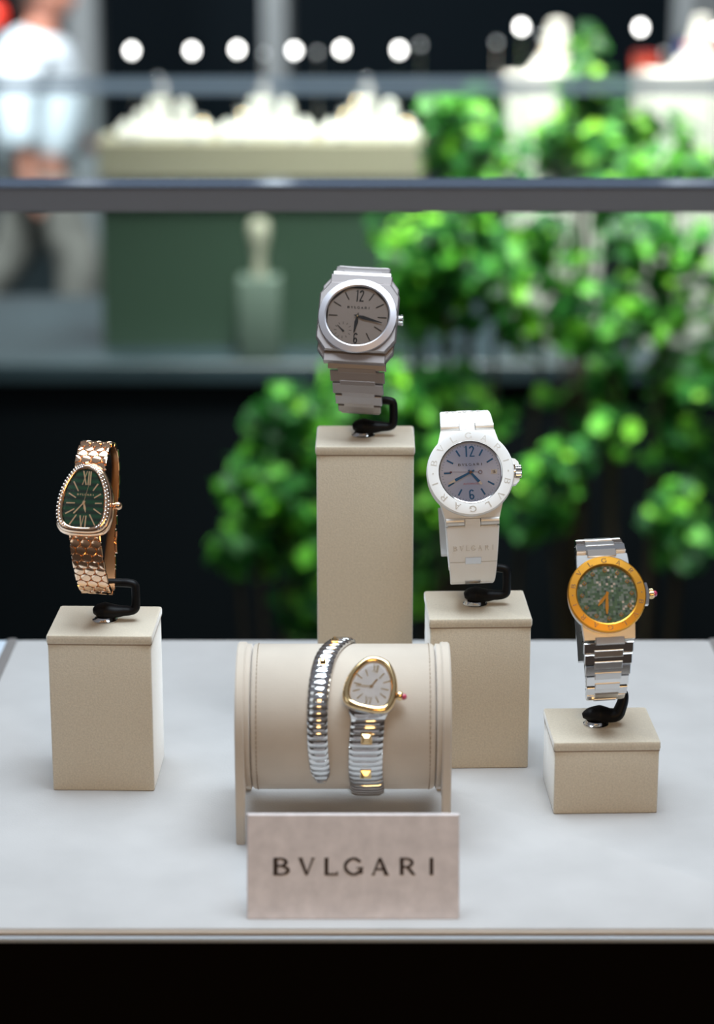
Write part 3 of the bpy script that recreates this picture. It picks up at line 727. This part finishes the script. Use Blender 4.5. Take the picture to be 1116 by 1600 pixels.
for k in range(rows):
    t = (k + .5) * pit; f = LP4.fn(t)
    cols = 3
    cw_ = W4 / cols
    xs = [(-W4 / 2 + (i + .5) * cw_) for i in range(cols)] if k % 2 == 0 else [-W4 / 2 + i * cw_ for i in range(cols + 1)]
    for xc in xs:
        hx_, hu = cw_ / 2 - .12, pit * .62
        pts = [(xc + dx * hx_, du * hu) for dx, du in ((-1, -.35), (-.62, -.8), (0, -1.0), (.62, -.8), (1, -.35), (1, .35), (.62, .8), (0, 1.0), (-.62, .8), (-1, .35))]
        pts = [(max(-W4 / 2, min(W4 / 2, x)), u) for x, u in pts]
        if max(p[0] for p in pts) - min(p[0] for p in pts) < .5: continue
        polyslab(mb, f, pts, -.9, 1.0, .3, .12)
bo = P(mb, 'bracelet', rose, smooth=25)
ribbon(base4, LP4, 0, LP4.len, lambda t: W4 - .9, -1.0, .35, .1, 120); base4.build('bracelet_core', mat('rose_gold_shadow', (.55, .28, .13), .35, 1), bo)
mb = MB(); ribbon(mb, LP4, LP4.len * .50, LP4.len * .575, lambda t: 16.5, 1.0, 2.6, .4, 8); P(mb, 'clasp', rose)
holder(-121.876, 1028.696, 79.2, [(p[0] + 1, p[1], p[2]) for p in hook(14.0, 18.4, 1)], HR, 'black hook holder under the rose gold watch', LP4, rot4, c4, footc=(1, 0))

# ---------------------------------------------------------------- cushion roll stand with side panels
RC = Vector((0, 976, 50.0)); RR = 33.6
xl, xr = at(368, 1100, 955).x, at(705, 1100, 955).x
xc = (xl + xr) / 2; Wc = xr - xl
cs = empty('cushion_stand', (xc, RC.y, 0))
def roll_ring(x, rr, n=64): return [Vector((x, -rr * math.cos(2 * PI * i / n), RC.z + rr * math.sin(2 * PI * i / n))) for i in range(n)]
hw = Wc / 2
MB().loft([roll_ring(-hw + 7.0, RR - 2.5), roll_ring(-hw + 7.2, RR - .8), roll_ring(-hw + 8.2, RR), roll_ring(hw - 8.2, RR), roll_ring(hw - 7.2, RR - .8), roll_ring(hw - 7.0, RR - 2.5)]).build('roll', suede_roll, cs, 50)
MB().loft([roll_ring(-hw + 4, RR - .4), roll_ring(-hw + 4.4, RR), roll_ring(-hw + 6.3, RR), roll_ring(-hw + 6.7, RR - 1), ]).build('end_band', suede_roll, cs, 50)
MB().loft([roll_ring(hw - 6.7, RR - 1), roll_ring(hw - 6.3, RR), roll_ring(hw - 4.4, RR), roll_ring(hw - 4, RR - .4), ]).build('end_band', suede_roll, cs, 50)
for x0 in (-hw + 9.6, hw - 9.6):       # stitching line
    st = MB()
    for i in range(90):
        a = 2 * PI * i / 90
        st.box((0, 0, 0), (.35, .5, 1.5), Matrix.Translation(Vector((x0, -(RR + .02) * math.cos(a), RC.z + (RR + .02) * math.sin(a)))) @ Matrix.Rotation(-a, 4, 'X'))
    st.build('stitching', seam_m, cs, 0)
def arch(x, ins):
    pts = []
    r2 = RR + .9 - ins
    pts.append(Vector((x, -r2 + 4, ins))); pts.append(Vector((x, -r2 + 1.5, ins)))
    for i in range(25):
        a = PI * i / 24; pts.append(Vector((x, -r2 * math.cos(a), RC.z + r2 * math.sin(a))))
    pts.append(Vector((x, r2 - 1.5, ins))); pts.append(Vector((x, r2 - 4, ins)))
    # open arch under the roll
    for i in range(13):
        a = PI * i / 12; pts.append(Vector((x, (r2 - 6) * math.cos(a), 17 + 8 * math.sin(a))))
    return pts
for sx in (-1, 1):
    a0, a1 = (-hw, -hw + 4.2) if sx < 0 else (hw - 4.2, hw)
    MB().loft([arch(a0, .6), arch(a0 + .7, 0), arch(a1 - .7, 0), arch(a1, .6)]).build('side_panel', suede_roll, cs, 40)
tag(cs, 'cream suede roll cushion on arched side panels, behind the name plaque', 'cushion')

# ---------------------------------------------------------------- 5. coiled steel and gold watch on the roll
def coil(th):     # angle in degrees (0 = front, 90 = top, decreasing goes down the front, under and behind)
    return th
ctl = [(62, 8.2), (43, 7.0), (20, 5.0), (0, 4.0), (-25, 3.8), (-45, 4.8), (-70, 5), (-90, 2), (-135, 0), (-180, -3), (-225, -5), (-255, -6.5), (-275, -11.5), (-290, -14.6), (-310, -16.8), (-335, -17.8), (-360, -17.8), (-385, -16.6), (-396, -15.9)]
def xs_of(th):
    for (a, xa), (b, xb) in zip(ctl, ctl[1:]):
        if b <= th <= a: f = (a - th) / (a - b); f = f; return xa + (xb - xa) * f
    return ctl[-1][1]
def w_of(th):
    if th > -60: return 15.2
    if th > -250: return 15.2 - 5.2 * (-60 - th) / 190
    if th > -380: return 10.0 - 1.2 * (-250 - th) / 130
    return max(1.0, 8.8 * math.sqrt(max(0.0, 1 - ((-380 - th) / 17.5) ** 2)))
def sm(th, d=9): return sum(xs_of(max(-396, min(62, th + k * d / 3))) for k in range(-3, 4)) / 7
cw0 = empty('wristwatch', (8, RC.y, RC.z - RR - 4))
CO = Vector((0, 0, RR + 4))
def cpt(th, x, h):
    a = R(th); return Vector((x - 8, -(RR + h) * math.cos(a), (RR + h) * math.sin(a))) + CO
tb = MB(); loops = []
th = 30.0
SEG = 3.1 / RR / PI * 180
while th > -396.5:
    for f_, hgt, sh in ((0.0, 2.1, .97), (.10, 2.75, 1), (.35, 3.0, 1), (.65, 3.0, 1), (.90, 2.75, 1), (.999, 2.1, .97)):
        t = th - SEG * f_
        if t < -397: t = -397
        w_ = w_of(t) * sh; x = sm(t); k = min(1, w_ / 5)
        loops.append([cpt(t, x - w_ / 2, .5), cpt(t, x - w_ / 2, hgt * .55 * k + .3), cpt(t, x - w_ * .36, hgt * k + .1), cpt(t, x, hgt * k + .35 * k), cpt(t, x + w_ * .36, hgt * k + .1), cpt(t, x + w_ / 2, hgt * .55 * k + .3), cpt(t, x + w_ / 2, .5)])
    th -= SEG
tb.loft(loops); tb.build('coil_bracelet', steel, cw0, 40)
for th_ in (5, -24, -298, -270):
    x = sm(th_); st = MB(); hw_ = 2.5 if th_ > -200 else 1.7
    rg = []
    for hh, kk in ((2.4, 1), (3.7, 1), (3.7, .82), (5.2, .3)):
        dth = hw_ * kk / RR * 180 / PI
        rg.append([cpt(th_ + dth, x - hw_ * kk, hh), cpt(th_ + dth, x + hw_ * kk, hh), cpt(th_ - dth, x + hw_ * kk, hh), cpt(th_ - dth, x - hw_ * kk, hh)])
    st.loft(rg); st.build('gold_stud', gold_y, cw0, 10)
# head
th0 = 42.5; hd = Matrix.Translation(cpt(th0, sm(th0) - .2, 5.6)) @ Matrix.Rotation(R(-th0), 4, 'X') @ Matrix.Rotation(R(13), 4, 'Y')
def HB(mb, nm, m, parent=None, smooth=50):
    for i, v in enumerate(mb.v): mb.v[i] = hd @ v
    return mb.build(nm, m, parent or cw0, smooth)
mb = MB(); mb.loft([drop(9.6, 11.8, 5.2), drop(11.6, 13.2, 4.0), drop(12.2, 13.8, 1.8), drop(11.9, 13.4, .6)]); HB(mb, 'case', steel)
mb = MB(); mb.loft([drop(11.9, 13.4, .8), drop(12.1, 13.6, 0), drop(11.6, 13.1, -.9), drop(10.4, 12.0, -1.4), drop(9.4, 11.1, -1.0), drop(9.0, 10.8, .1)], False, False); HB(mb, 'bezel', gold_y)
mb = MB(); mb.loft([drop(9.1, 10.9, .4), drop(9.1, 10.9, .1)]); dl = HB(mb, 'dial', pearl)
hz0 = -1.3
for k, ang in enumerate((60, 90, 118, 145, 215, 242, 270, 300, 330, 30)):
    a = R(ang); ro = 8.6 if ang in (90, 270, 118, 242) else 9.0
    rx = min(ro, 8.0 / max(.2, abs(math.sin(a)))) if ang in (60, 90, 118, 242, 270, 300) else 8.6
    mb = hand(MB(), ang, rx - 3.4, rx, .35, .55, .05, .15)
    for v in mb.v: v.z += hz0
    HB(mb, 'hour_marker', gold_y, dl)
mb = MB(); glyphs(mb, 'vi', 3.6, lambda x, z, h: Vector((x, .05 - h, z - 8.2)), .15, gap=.16, wx=.9); HB(mb, 'numeral', gold_y, dl)
mb = MB(); glyphs(mb, 'Xii', 3.8, lambda x, z, h: Vector((x, .05 - h, z + 7.6)), .15, gap=.08, wx=.7); HB(mb, 'numeral', gold_y, dl)
mb = hand(MB(), 25, -1.0, 4.4, .5, .7, -.15, .12)
for v in mb.v: v.z += hz0
HB(mb, 'hour_hand', mat('dark_gold_hand', (.35, .2, .08), .3, 1))
mb = hand(MB(), 262, -1, 7.0, .4, .35, -.35, .12)
for v in mb.v: v.z += hz0
HB(mb, 'minute_hand', gold_y)
HB(MB().cyl((0, .1, hz0), (0, -.6, hz0), .55), 'hand_pivot', mat('dark_gold_hand', (.35, .2, .08), .3, 1))
mb = MB(); mb.loft([drop(9.3, 11.0, -.7), drop(9.1, 10.8, -1.1)]); HB(mb, 'crystal', crystal_m)
mb = MB(); mb.lathe([(1.2, 0), (2.0, .4), (2.2, 1.4), (1.7, 2.4)], (12.2, 1.8, -2.2), (1, 0, 0), 20); cr_ = HB(mb, 'crown', gold_y)
mb = MB(); mb.ball((15.2, 1.8, -2.2), 1.45, 12, 8); HB(mb, 'cabochon', ruby, cr_)
# lug piece joining head and coil
mb = MB(); lp = []
for t, wd, h_ in ((34, 19.5, 4.6), (29, 19.2, 4.8), (23.5, 17.6, 4.6), (20.5, 15.8, 4.0), (18.5, 15.2, 3.2)):
    x = sm(t); lp.append([cpt(t, x - wd / 2, .6), cpt(t, x - wd / 2, h_ * .6), cpt(t, x - wd * .38, h_), cpt(t, x + wd * .38, h_), cpt(t, x + wd / 2, h_ * .6), cpt(t, x + wd / 2, .6)])
mb.loft(lp); mb.build('lug', steel, cw0, 40)
tag(cw0, 'coiled steel and gold bracelet watch wrapped round the suede roll', 'wristwatch', 'watches on the display tray')

# ---------------------------------------------------------------- name plaque
s0_, s1_ = at(386, 1437, 866.5), at(718, 1437, 866.5)
pw = s1_.x - s0_.x; ph = 44.5
pq = empty('name_plaque', ((s0_.x + s1_.x) / 2, 866.5, 0.0), Matrix.Rotation(R(-17), 3, 'X'))
mb = MB(); mb.loft([[Vector((x * (pw / 2 - i), y, z0)) for x, z0 in ((-1, 0 + i), (1, 0 + i), (1, ph - i), (-1, ph - i))] for y, i in ((0, .5), (.5, 0), (3.2, 0), (3.7, .5))])
mb.build('board', suede_sign, pq, 30)
brand(MB(), pw * .752, 7.2, lambda x, z, h: Vector((x, .02 - h, z + ph * .503)), .12, 1.3).build('lettering', ink, pq, 0)['label'] = 'dark brown capital letters'
# hidden support behind
MB().loft([[Vector((x, y, z)) for y, z in ((3.7, 2), (3.7, 30), (14, 3.9))] for x in (-6, 6)]).build('support', suede_sign, pq, 0)
tag(pq, 'taupe suede name plaque with dark capital letters at the front of the tray', 'sign')

# ---------------------------------------------------------------- metal rail behind the tray, glass pane beyond
yb = 1385.0; zb0 = at(558, 332, yb).z; zb1 = at(558, 293.5, yb).z
rl = empty('metal_rail', (0, yb, zb0))
MB().box((0, 19, (zb1 - zb0) / 2), (1300, 38, zb1 - zb0), ch=.6).build('rail_body', bar_m, rl, 0)
MB().box((0, 19.5, zb1 - zb0 + .5), (1300, 40, 1.0)).build('rail_cap', bar_top, rl, 0)['label'] = 'polished top face with a blue-grey reflection in its colour'
for xx in (-640, 640):
    MB().box((xx, 19, (-TZ - zb0) / 2), (20, 30, TZ + zb0)).build('post', bar_m, rl, 0)
tag(rl, 'wide grey metal rail running across behind the watches', 'rail')
yg = 2250.0; zg1 = at(558, 120, yg).z; zg0 = at(558, 148, yg).z
wn_ = MB().box((0, yg, (zg0 - TZ) / 2), (3600, 10, TZ + zg0)).build('window_1', pane_m, None, 0, WT); tag(wn_, kind='structure')
et = MB().box((0, 0, (zg1 - zg0) / 2 + .2), (3600, 14, zg1 - zg0)).build('glass_edge_trim', edge_m, wn_, 0, (0, yg, zg0)); 

# ---------------------------------------------------------------- far display case
fy = 3880.0
fl, fr_ = at(152, 230, fy).x, at(662, 230, fy).x
ft = at(400, 221, fy).z; fb = LZ
fc = empty('display_case', ((fl + fr_) / 2, fy + 75, fb)); fw = fr_ - fl
MB().box((0, 0, ft - fb - 32), (fw, 150, 64), ch=2).build('tray_top', far_cream, fc, 0)
MB().box((0, 0, ft - fb - 100), (fw + 10, 156, 10), ch=1).build('frame', mat('olive_frame', (.2, .19, .13), .5), fc, 0)
MB().box((0, 6, (ft - fb - 107) / 2), (fw, 140, ft - fb - 107)).build('glazed_body', far_green, fc, 0)
tag(fc, 'long cream topped display case with green tinted sides, across the walkway', 'display case')
# pale stand seen low in front of that case
sp = at(402, 500, 3700)
sd = empty('display_stand', (sp.x, 3800, LZ))
k_ = at(402, 432, 3800).z - LZ; k2 = at(402, 345, 3800).z - LZ
MB().rbox((0, 0, 0), (72, 60, k_), 6).build('base_block', mat('green_grey_stand', (.10, .14, .115), .5), sd)
MB().lathe([(12, k_), (13, k_ + 8), (9, k_ + 30), (15, k2 - 40), (19, k2 - 12), (14, k2), (3, k2 + 2)], (0, 0, 0), (0, 0, 1), 20).build('bust', mat('pale_brass_bust', (.42, .42, .33), .4), sd)
tag(sd, 'small pale bust on a square block, low behind the grey watch', 'display stand')
# ring displays: one cluster of white forms, three of them
def ring_display(px, py, lab):
    p_ = at(px, py, fy + 70); r = empty('ring_display', (p_.x, fy + 70, ft))
    MB().rbox((0, 0, 0), (164, 90, 16), 6).build('base', far_white, r)
    hs = [(-68, 22, 9), (-42, 40, 10), (-4, 88, 11), (34, 58, 12), (66, 26, 9), (-22, 62, 8)]
    for x, h, rr in hs:
        MB().lathe([(rr * 1.25, 15), (rr * 1.2, 20), (rr, h * .6 + 8), (rr * .8, h), (rr * .45, h + 5), (1, h + 7)], (x, random.uniform(-12, 12), 0), (0, 0, 1), 20).build('ring_cone', far_white, r)
        MB().lathe([(rr * .8, h - 6), (rr * .95, h - 4), (rr * .95, h - 1), (rr * .7, h + 1)], (x, 0, 0), (0, 0, 1), 16).build('ring', gold_y if x % 4 else steel, r)
    tag(r, lab, 'ring display', 'white ring displays on the far case')
ring_display(258, 215, 'white stepped ring display nearest the walking person')
ring_display(417, 215, 'middle white stepped ring display on the far case')
ring_display(578, 215, 'white stepped ring display next to the shrubs on the far case')
# right hand plinths with busts
wp = mat('white_plinth', (.62, .62, .56), .7)
def plinth(px0, px1, py, Y, lab, blab, extra=None):
    a, b = at(px0, py, Y), at(px1, py, Y); r = empty('display_plinth', ((a.x + b.x) / 2, Y + 60, LZ)); h = a.z - LZ
    MB().rbox((0, 0, 0), (b.x - a.x, 120, h), 4).build('body', wp, r)
    MB().rbox((0, 0, h), (b.x - a.x + 6, 124, 5), 2).build('top_plate', far_white, r)
    tag(r, lab, 'plinth', 'white plinths behind the shrubs')
    s = empty('necklace_bust', ((a.x + b.x) / 2, Y + 50, a.z + 5))
    MB().lathe([(52, 0), (50, 8), (36, 26), (26, 44), (20, 62), (15, 82), (16, 92), (4, 96)], (0, 0, 0), (0, 0, 1), 28).build('bust', far_white, s)
    MB().lathe([(27, 42), (30, 44), (30, 47), (25, 50)], (0, 0, 0), (0, 0, 1), 28).build('necklace', extra or gold_y, s)
    tag(s, blab, 'necklace bust', 'white necklace busts')
plinth(798, 948, 128, fy, 'white plinth behind the shrub tip, left of two', 'white necklace bust beside the yellow-green shrub tip')
plinth(1022, 1180, 122, fy, 'white plinth cut by the right picture edge', 'white necklace bust with a red necklace near the picture edge', mat('coral', (.5, .05, .03), .4))
rp = at(1010, 108, fy + 190); o = empty('jewellery_box', (rp.x, fy + 200, LZ)); hh = at(1010, 110, fy + 190).z - LZ
MB().rbox((0, 0, 0), (40, 40, hh), 3).build('stand', wp, o); MB().rbox((0, 0, hh), (44, 34, 24), 3).build('box_body', mat('red_box', (.5, .05, .02), .5), o); MB().rbox((0, 0, hh + 24), (46, 36, 5), 2).build('lid', mat('dark_red_lid', (.3, .02, .02), .5), o)
tag(o, 'red jewellery box on a slim stand between the lamps', 'jewellery box')
bp_ = at(1072, 60, fy + 190); o = empty('perfume_bottle', (bp_.x, fy + 240, LZ)); hh = at(1072, 72, fy + 190).z - LZ
MB().rbox((0, 0, 0), (30, 30, hh - 28), 3).build('stand', wp, o); MB().rbox((0, 0, hh - 28), (24, 18, 34), 4).build('bottle_body', mat('blue_glass', (.01, .04, .2), .2), o); MB().cyl((0, 0, hh + 6), (0, 0, hh + 16), 6).build('cap', steel, o)
tag(o, 'small blue bottle on a slim stand near the right picture edge', 'bottle')

# ---------------------------------------------------------------- lamps on stalks
lamp_on = mat('lamp_glow', (1, 1, 1), .5, emit=((1, 1, .98), 9.0))
lamp_glint = mat('lamp_glint_glow', (.6, .65, .7), .5, emit=((.75, .85, .9), .55))  # weak glow imitating lamp reflections in glass
def stalk_lamp(px, py, Y, zbase, lab, grp, m, rad=11.0, tall=1.2, rz=0):
    p_ = at(px, py, Y); r = empty('stalk_lamp', (p_.x, Y, zbase)); h = p_.z - zbase
    MB().cyl((0, 0, 0), (0, 0, h), 1.6, n=10).build('stalk', steel, r)
    MB().cyl((0, 0, 0), (0, 0, 3), 12, n=20).build('foot', steel, r)
    ax = Vector((math.sin(rz) * .3, -1, -.35)).normalized()
    MB().lathe([(3, -9), (rad * .8, -7), (rad * 1.02, 0), (rad * .98, .6)], (0, 0, h), ax, 20).build('lamp_head', steel, r)
    MB().ball((0, 0, 0), rad * .93, 16, 10, (1, .35, tall)).build('bulb', m, r, 60, (0, ax.y * 2, h))
    tag(r, lab, 'lamp', grp)
words_ = ['next to the walking person', 'above the first ring display gap', 'above the middle ring display, left side', 'above the middle ring display, right side', 'above the third ring display, left side', 'beside the shrub tops']
for (px, py), wd in zip(((206, 79), (300, 79), (371, 77), (460, 79), (534, 77), (624, 78)), words_):
    stalk_lamp(px, py, fy + 18, ft, 'bright stalk lamp ' + wd, 'bright stalk lamps over the far case', lamp_on, 7.0)
for (px, py), wd in zip(((815, 42), (1001, 43), (1122, 48)), ('left of the yellow-green shrub tip', 'over the red jewellery box', 'cut by the right picture edge')):
    stalk_lamp(px, py, fy - 45, LZ, 'bright tall stalk lamp ' + wd, 'tall bright stalk lamps at the plinths', lamp_on, 7.0)
dl_ = [((413, 84), 'left of the fourth bright lamp'), ((496, 82), 'left of the fifth bright lamp'), ((657, 70), 'right of the sixth bright lamp'), ((848, 55), 'right of the first tall lamp'), ((1038, 82), 'above the red necklace'), ((573, 124), 'above the third ring display'), ((247, 122), 'above the first ring display'), ((776, 66), 'left of the first tall lamp')]
for (px, py), wd in dl_:
    stalk_lamp(px, py, fy + 260, LZ, 'added dim lamp standing in for a reflection ' + wd, 'added dim lamps standing in for reflections', lamp_glint, 4.5, 1.0)  # lamps added where bright lamps only reflect in glass
stl = at(0, 22, 11000); o = empty('signal_lamp', (stl.x - 30, 11000, -TZ))
MB().cyl((0, 0, 0), (0, 0, stl.z + TZ), 30).build('post', col_m, o); MB().ball((0, -20, stl.z + TZ), 55, 16, 10).build('lens', mat('red_glow', (.4, .02, .01), .4, emit=((1, .06, .03), 1.6)), o)
tag(o, 'red signal lamp on a post at the left picture edge', 'lamp')

# ---------------------------------------------------------------- columns
for i, (px0, px1, Y) in enumerate(((108, 158, 12900), (414, 456, 9000), (1058, 1125, 9000))):
    a, b = at(px0, 100, Y), at(px1, 100, Y)
    structure('column_%d' % (i + 1), MB().box(((a.x + b.x) / 2, Y, (1800 - TZ) / 2), (b.x - a.x, 300, 1800 + TZ), ch=20), col_m)

# ---------------------------------------------------------------- walking person
PY = 10700.0
def pp(px, py, dy=0): q = at(px, py, PY + dy); return q
skin_m = mat('skin', (.42, .18, .12), .5); shirt_m = mat('white_shirt', (.72, .78, .82), .8, var=.05, vscale=4)
trou = mat('beige_check_trousers', (.15, .14, .12), .8, var=.35, vscale=14); shoe = mat('pale_shoe', (.5, .5, .36), .5); hair_m = mat('dark_hair', (.03, .02, .015), .7)
pc = at(70, 480, PY); fz = -TZ
per = empty('person', (pc.x, PY, fz))
# x positive = walking direction; figure seen from the side
hipz = 930; top = 1745
body_v = [(0, 0, hipz), (5, 0, 1090), (0, 0, 1270), (-5, 0, 1420), (25, 0, 1500), (40, 0, 1560),            # pelvis..neck
          (-10, -175, 1410), (-30, -210, 1130), (-10, -230, 890), (10, -232, 820),                            # near arm (shoulder, elbow, wrist, hand)
          (-10, 175, 1410), (30, 205, 1140), (140, 200, 980), (190, 195, 950),
          (10, -95, 900), (150, -95, 500), (120, -95, 90),                                                     # near leg forward
          (-10, 95, 900), (-120, 95, 500), (-330, 95, 150)]
body_e = [(0, 1), (1, 2), (2, 3), (3, 4), (4, 5), (3, 6), (6, 7), (7, 8), (8, 9), (3, 10), (10, 11), (11, 12), (12, 13), (0, 14), (14, 15), (15, 16), (0, 17), (17, 18), (18, 19)]
body_r = [130, 125, 135, 120, 60, 58, 62, 45, 30, 36, 62, 45, 30, 36, 85, 58, 40, 85, 58, 40]
def skin2(name, verts, edges, rads, m, sub=2):
    me = bpy.data.meshes.new(name); me.from_pydata([tuple(Vector(v) * S) for v in verts], edges, [])
    me.materials.append(m); o = bpy.data.objects.new(name, me); C.objects.link(o); o.parent = per
    md = o.modifiers.new('skin', 'SKIN'); md.use_smooth_shade = True
    if not me.skin_vertices:
        import bmesh
        bm = bmesh.new(); bm.from_mesh(me); bm.verts.layers.skin.verify(); bm.to_mesh(me); bm.free()
    for i, rd in enumerate(rads):
        sv = me.skin_vertices[0].data[i]; rd = rd if isinstance(rd, tuple) else (rd, rd); sv.radius = (rd[0] * S, rd[1] * S); sv.use_root = (i == 0)
    ms = o.modifiers.new('sub', 'SUBSURF'); ms.levels = sub; ms.render_levels = sub
    return o
skin2('body', body_v, body_e, body_r, skin_m)
mbh = MB(); mbh.ball((45, 0, 1640), 100, 24, 16, (.98, .78, 1.15)); mbh.ball((140, 0, 1625), 16, 10, 8, (1.1, .8, 1.2)); mbh.ball((45, -80, 1635), 22, 10, 8, (.7, .4, 1.3)); mbh.ball((45, 80, 1635), 22, 10, 8, (.7, .4, 1.3)); mbh.ball((115, 0, 1580), 26, 10, 8, (.9, 1.1, .6))
mbh.build('head', skin_m, per, 60)
mbh = MB(); mbh.ball((25, 0, 1668), 104, 24, 16, (.98, .84, 1.02)); mbh.build('hair', hair_m, per, 60)
skin2('shirt', [(0, 0, 905), (0, 0, 1000), (15, 0, 1140), (0, 0, 1300), (-5, 0, 1420), (20, 0, 1485), (-12, -185, 1405), (-40, -222, 1180), (-30, -228, 1000), (-12, 185, 1405), (22, 212, 1180), (90, 210, 1040)],
      [(0, 1), (1, 2), (2, 3), (3, 4), (4, 5), (4, 6), (6, 7), (7, 8), (4, 9), (9, 10), (10, 11)], [150, 178, 188, 185, 155, 80, 88, 78, 66, 88, 78, 66], shirt_m)
skin2('trousers', [(0, 0, 960), (0, 0, 900), (15, -95, 820), (150, -95, 500), (125, -95, 130), (-15, 95, 820), (-120, 95, 500), (-320, 95, 190)],
      [(0, 1), (1, 2), (2, 3), (3, 4), (1, 5), (5, 6), (6, 7)], [155, 165, 118, 92, 78, 118, 92, 78], trou)
for x, y, z, rt in ((150, -95, 0, 0), (-330, 95, 60, .7)):
    mbs = MB(); mbs.ball((0, 0, 0), 50, 16, 10, (2.6, .95, .8)); mbs.ball((-60, 0, 35), 48, 14, 10, (1, .9, 1.1))
    so_ = mbs.build('shoe', shoe, per, 60, (x, y, z + 42)); so_.rotation_euler.y = rt
skin2('hand', [(10, -232, 830), (20, -232, 780), (26, -215, 735), (30, -225, 715), (28, -238, 712), (24, -250, 722), (40, -215, 780)], [(0, 1), (1, 2), (1, 3), (1, 4), (1, 5), (1, 6)], [26, 34, 10, 10, 10, 9, 10], skin_m, 1)
skin2('hand', [(190, 195, 950), (230, 195, 925), (275, 180, 905), (282, 190, 900), (280, 202, 902), (268, 212, 905), (235, 175, 930)], [(0, 1), (1, 2), (1, 3), (1, 4), (1, 5), (1, 6)], [26, 34, 10, 10, 10, 9, 10], skin_m, 1)
per.scale = (1.32, 1.25, 1.08)
tag(per, 'person in a white shirt and beige trousers walking past on the left', 'person')

# ---------------------------------------------------------------- shrubs between the rail and the far case
def shrub(name, blobs, count, lab, seed, m=leaf_m, leaf=(26, 44)):
    rnd = random.Random(seed)
    cx = sum(b[0].x for b in blobs) / len(blobs); cy = sum(b[0].y for b in blobs) / len(blobs)
    r = empty(name, (cx, cy, -TZ)); O = Vector((cx, cy, -TZ))
    mb = MB(); tw = MB(); tot = sum(b[1] ** 2 for b in blobs)
    for c, rad, dens in blobs:
        k = int(count * rad ** 2 / tot * dens)
        while k > 0:
            d0 = Vector((rnd.gauss(0, 1), rnd.gauss(0, 1), rnd.gauss(0, 1))).normalized() * rad * rnd.uniform(.25, 1.15)
            sc_ = c + Vector((d0.x, d0.y * .9, d0.z)) - O; sr = rnd.uniform(18, 34); m_ = rnd.randint(7, 13); k -= m_
            for _ in range(m_):
                d = Vector((rnd.gauss(0, 1), rnd.gauss(0, 1), rnd.gauss(0, 1))).normalized() * sr
                p = sc_ + d
                nrm = (d.normalized() * .5 + Vector((rnd.gauss(0, .4), rnd.gauss(0, .4) - .35, rnd.gauss(0, .4) + .6))).normalized()
                t = nrm.cross(Vector((rnd.gauss(0, 1), rnd.gauss(0, 1), rnd.gauss(0, 1)))).normalized(); b = nrm.cross(t)
                l = rnd.uniform(*leaf); w_ = l * .30
                q = [p - t * l / 2, p - t * l * .2 + b * w_ + nrm * 2, p + t * l * .2 + b * w_ * .9 + nrm * 2, p + t * l / 2 - nrm * 3, p + t * l * .2 - b * w_ * .9 + nrm * 2, p - t * l * .2 - b * w_ + nrm * 2, p + Vector((0, 0, 0))]
                mb.add(q, [(0, 1, 6), (1, 2, 6), (2, 3, 6), (3, 4, 6), (4, 5, 6), (5, 0, 6)])
        tw.tube([Vector((0, 0, 300)), (c - O) * .5 + Vector((0, 0, 100)), c - O], [9, 6, 3], 8, 4)
    mb.build('foliage', m, r, 60)
    tw.cyl((0, 0, 0), (0, 0, 320), 14, 11, n=10)
    tw.build('stems', stem_m, r, 60)
    MB().lathe([(120, 0), (150, 20), (170, 300), (178, 310), (165, 310)], (0, 0, 0), (0, 0, 1), 28).build('pot', black_wall, r)
    tag(r, lab, 'shrub', 'leafy green shrubs')
def bl(px, py, Y, rpx, dens=1.0): return (at(px, py, Y), rpx * Y / FPX, dens)
shrub('leafy_shrub', [bl(455, 640, 3050, 62), bl(400, 760, 3000, 60), bl(370, 850, 3000, 45), bl(440, 830, 3060, 70), bl(480, 960, 3050, 50), bl(560, 620, 3100, 80), bl(470, 740, 3100, 75)], 720, 'leafy shrub left of the tall block, reaching lowest', 3)
shrub('leafy_shrub', [bl(700, 400, 3150, 85), bl(660, 470, 3200, 70), bl(780, 420, 3200, 100), bl(640, 370, 3200, 50), bl(720, 620, 3150, 95), bl(690, 760, 3100, 90), bl(680, 900, 3150, 70, .5), bl(740, 280, 3250, 80), bl(735, 200, 3250, 60), bl(850, 520, 3250, 90, .4)], 1500, 'largest leafy shrub, directly behind the white watch', 5)
shrub('leafy_shrub', [bl(1040, 420, 3150, 95), bl(960, 460, 3200, 80), bl(1090, 560, 3150, 90), bl(1030, 640, 3200, 80, .7), bl(900, 700, 3100, 70, .7), bl(1060, 850, 3100, 80, .7), bl(860, 800, 3150, 70, .7), bl(950, 620, 3250, 90, .5), bl(1080, 720, 3150, 70, .6), bl(960, 300, 3250, 90), bl(1060, 260, 3250, 80)], 1350, 'leafy shrub behind the watch with the orange gold bezel', 9)
shrub('leafy_shrub', [bl(905, 90, 3350, 30), bl(915, 150, 3350, 45), bl(930, 220, 3350, 60), bl(880, 240, 3350, 60, .8), bl(1000, 200, 3400, 40, .7)], 420, 'yellow-green shrub tip rising before the white plinths', 13, leaf_mat('young_leaf', (.42, .78, .07), .45))
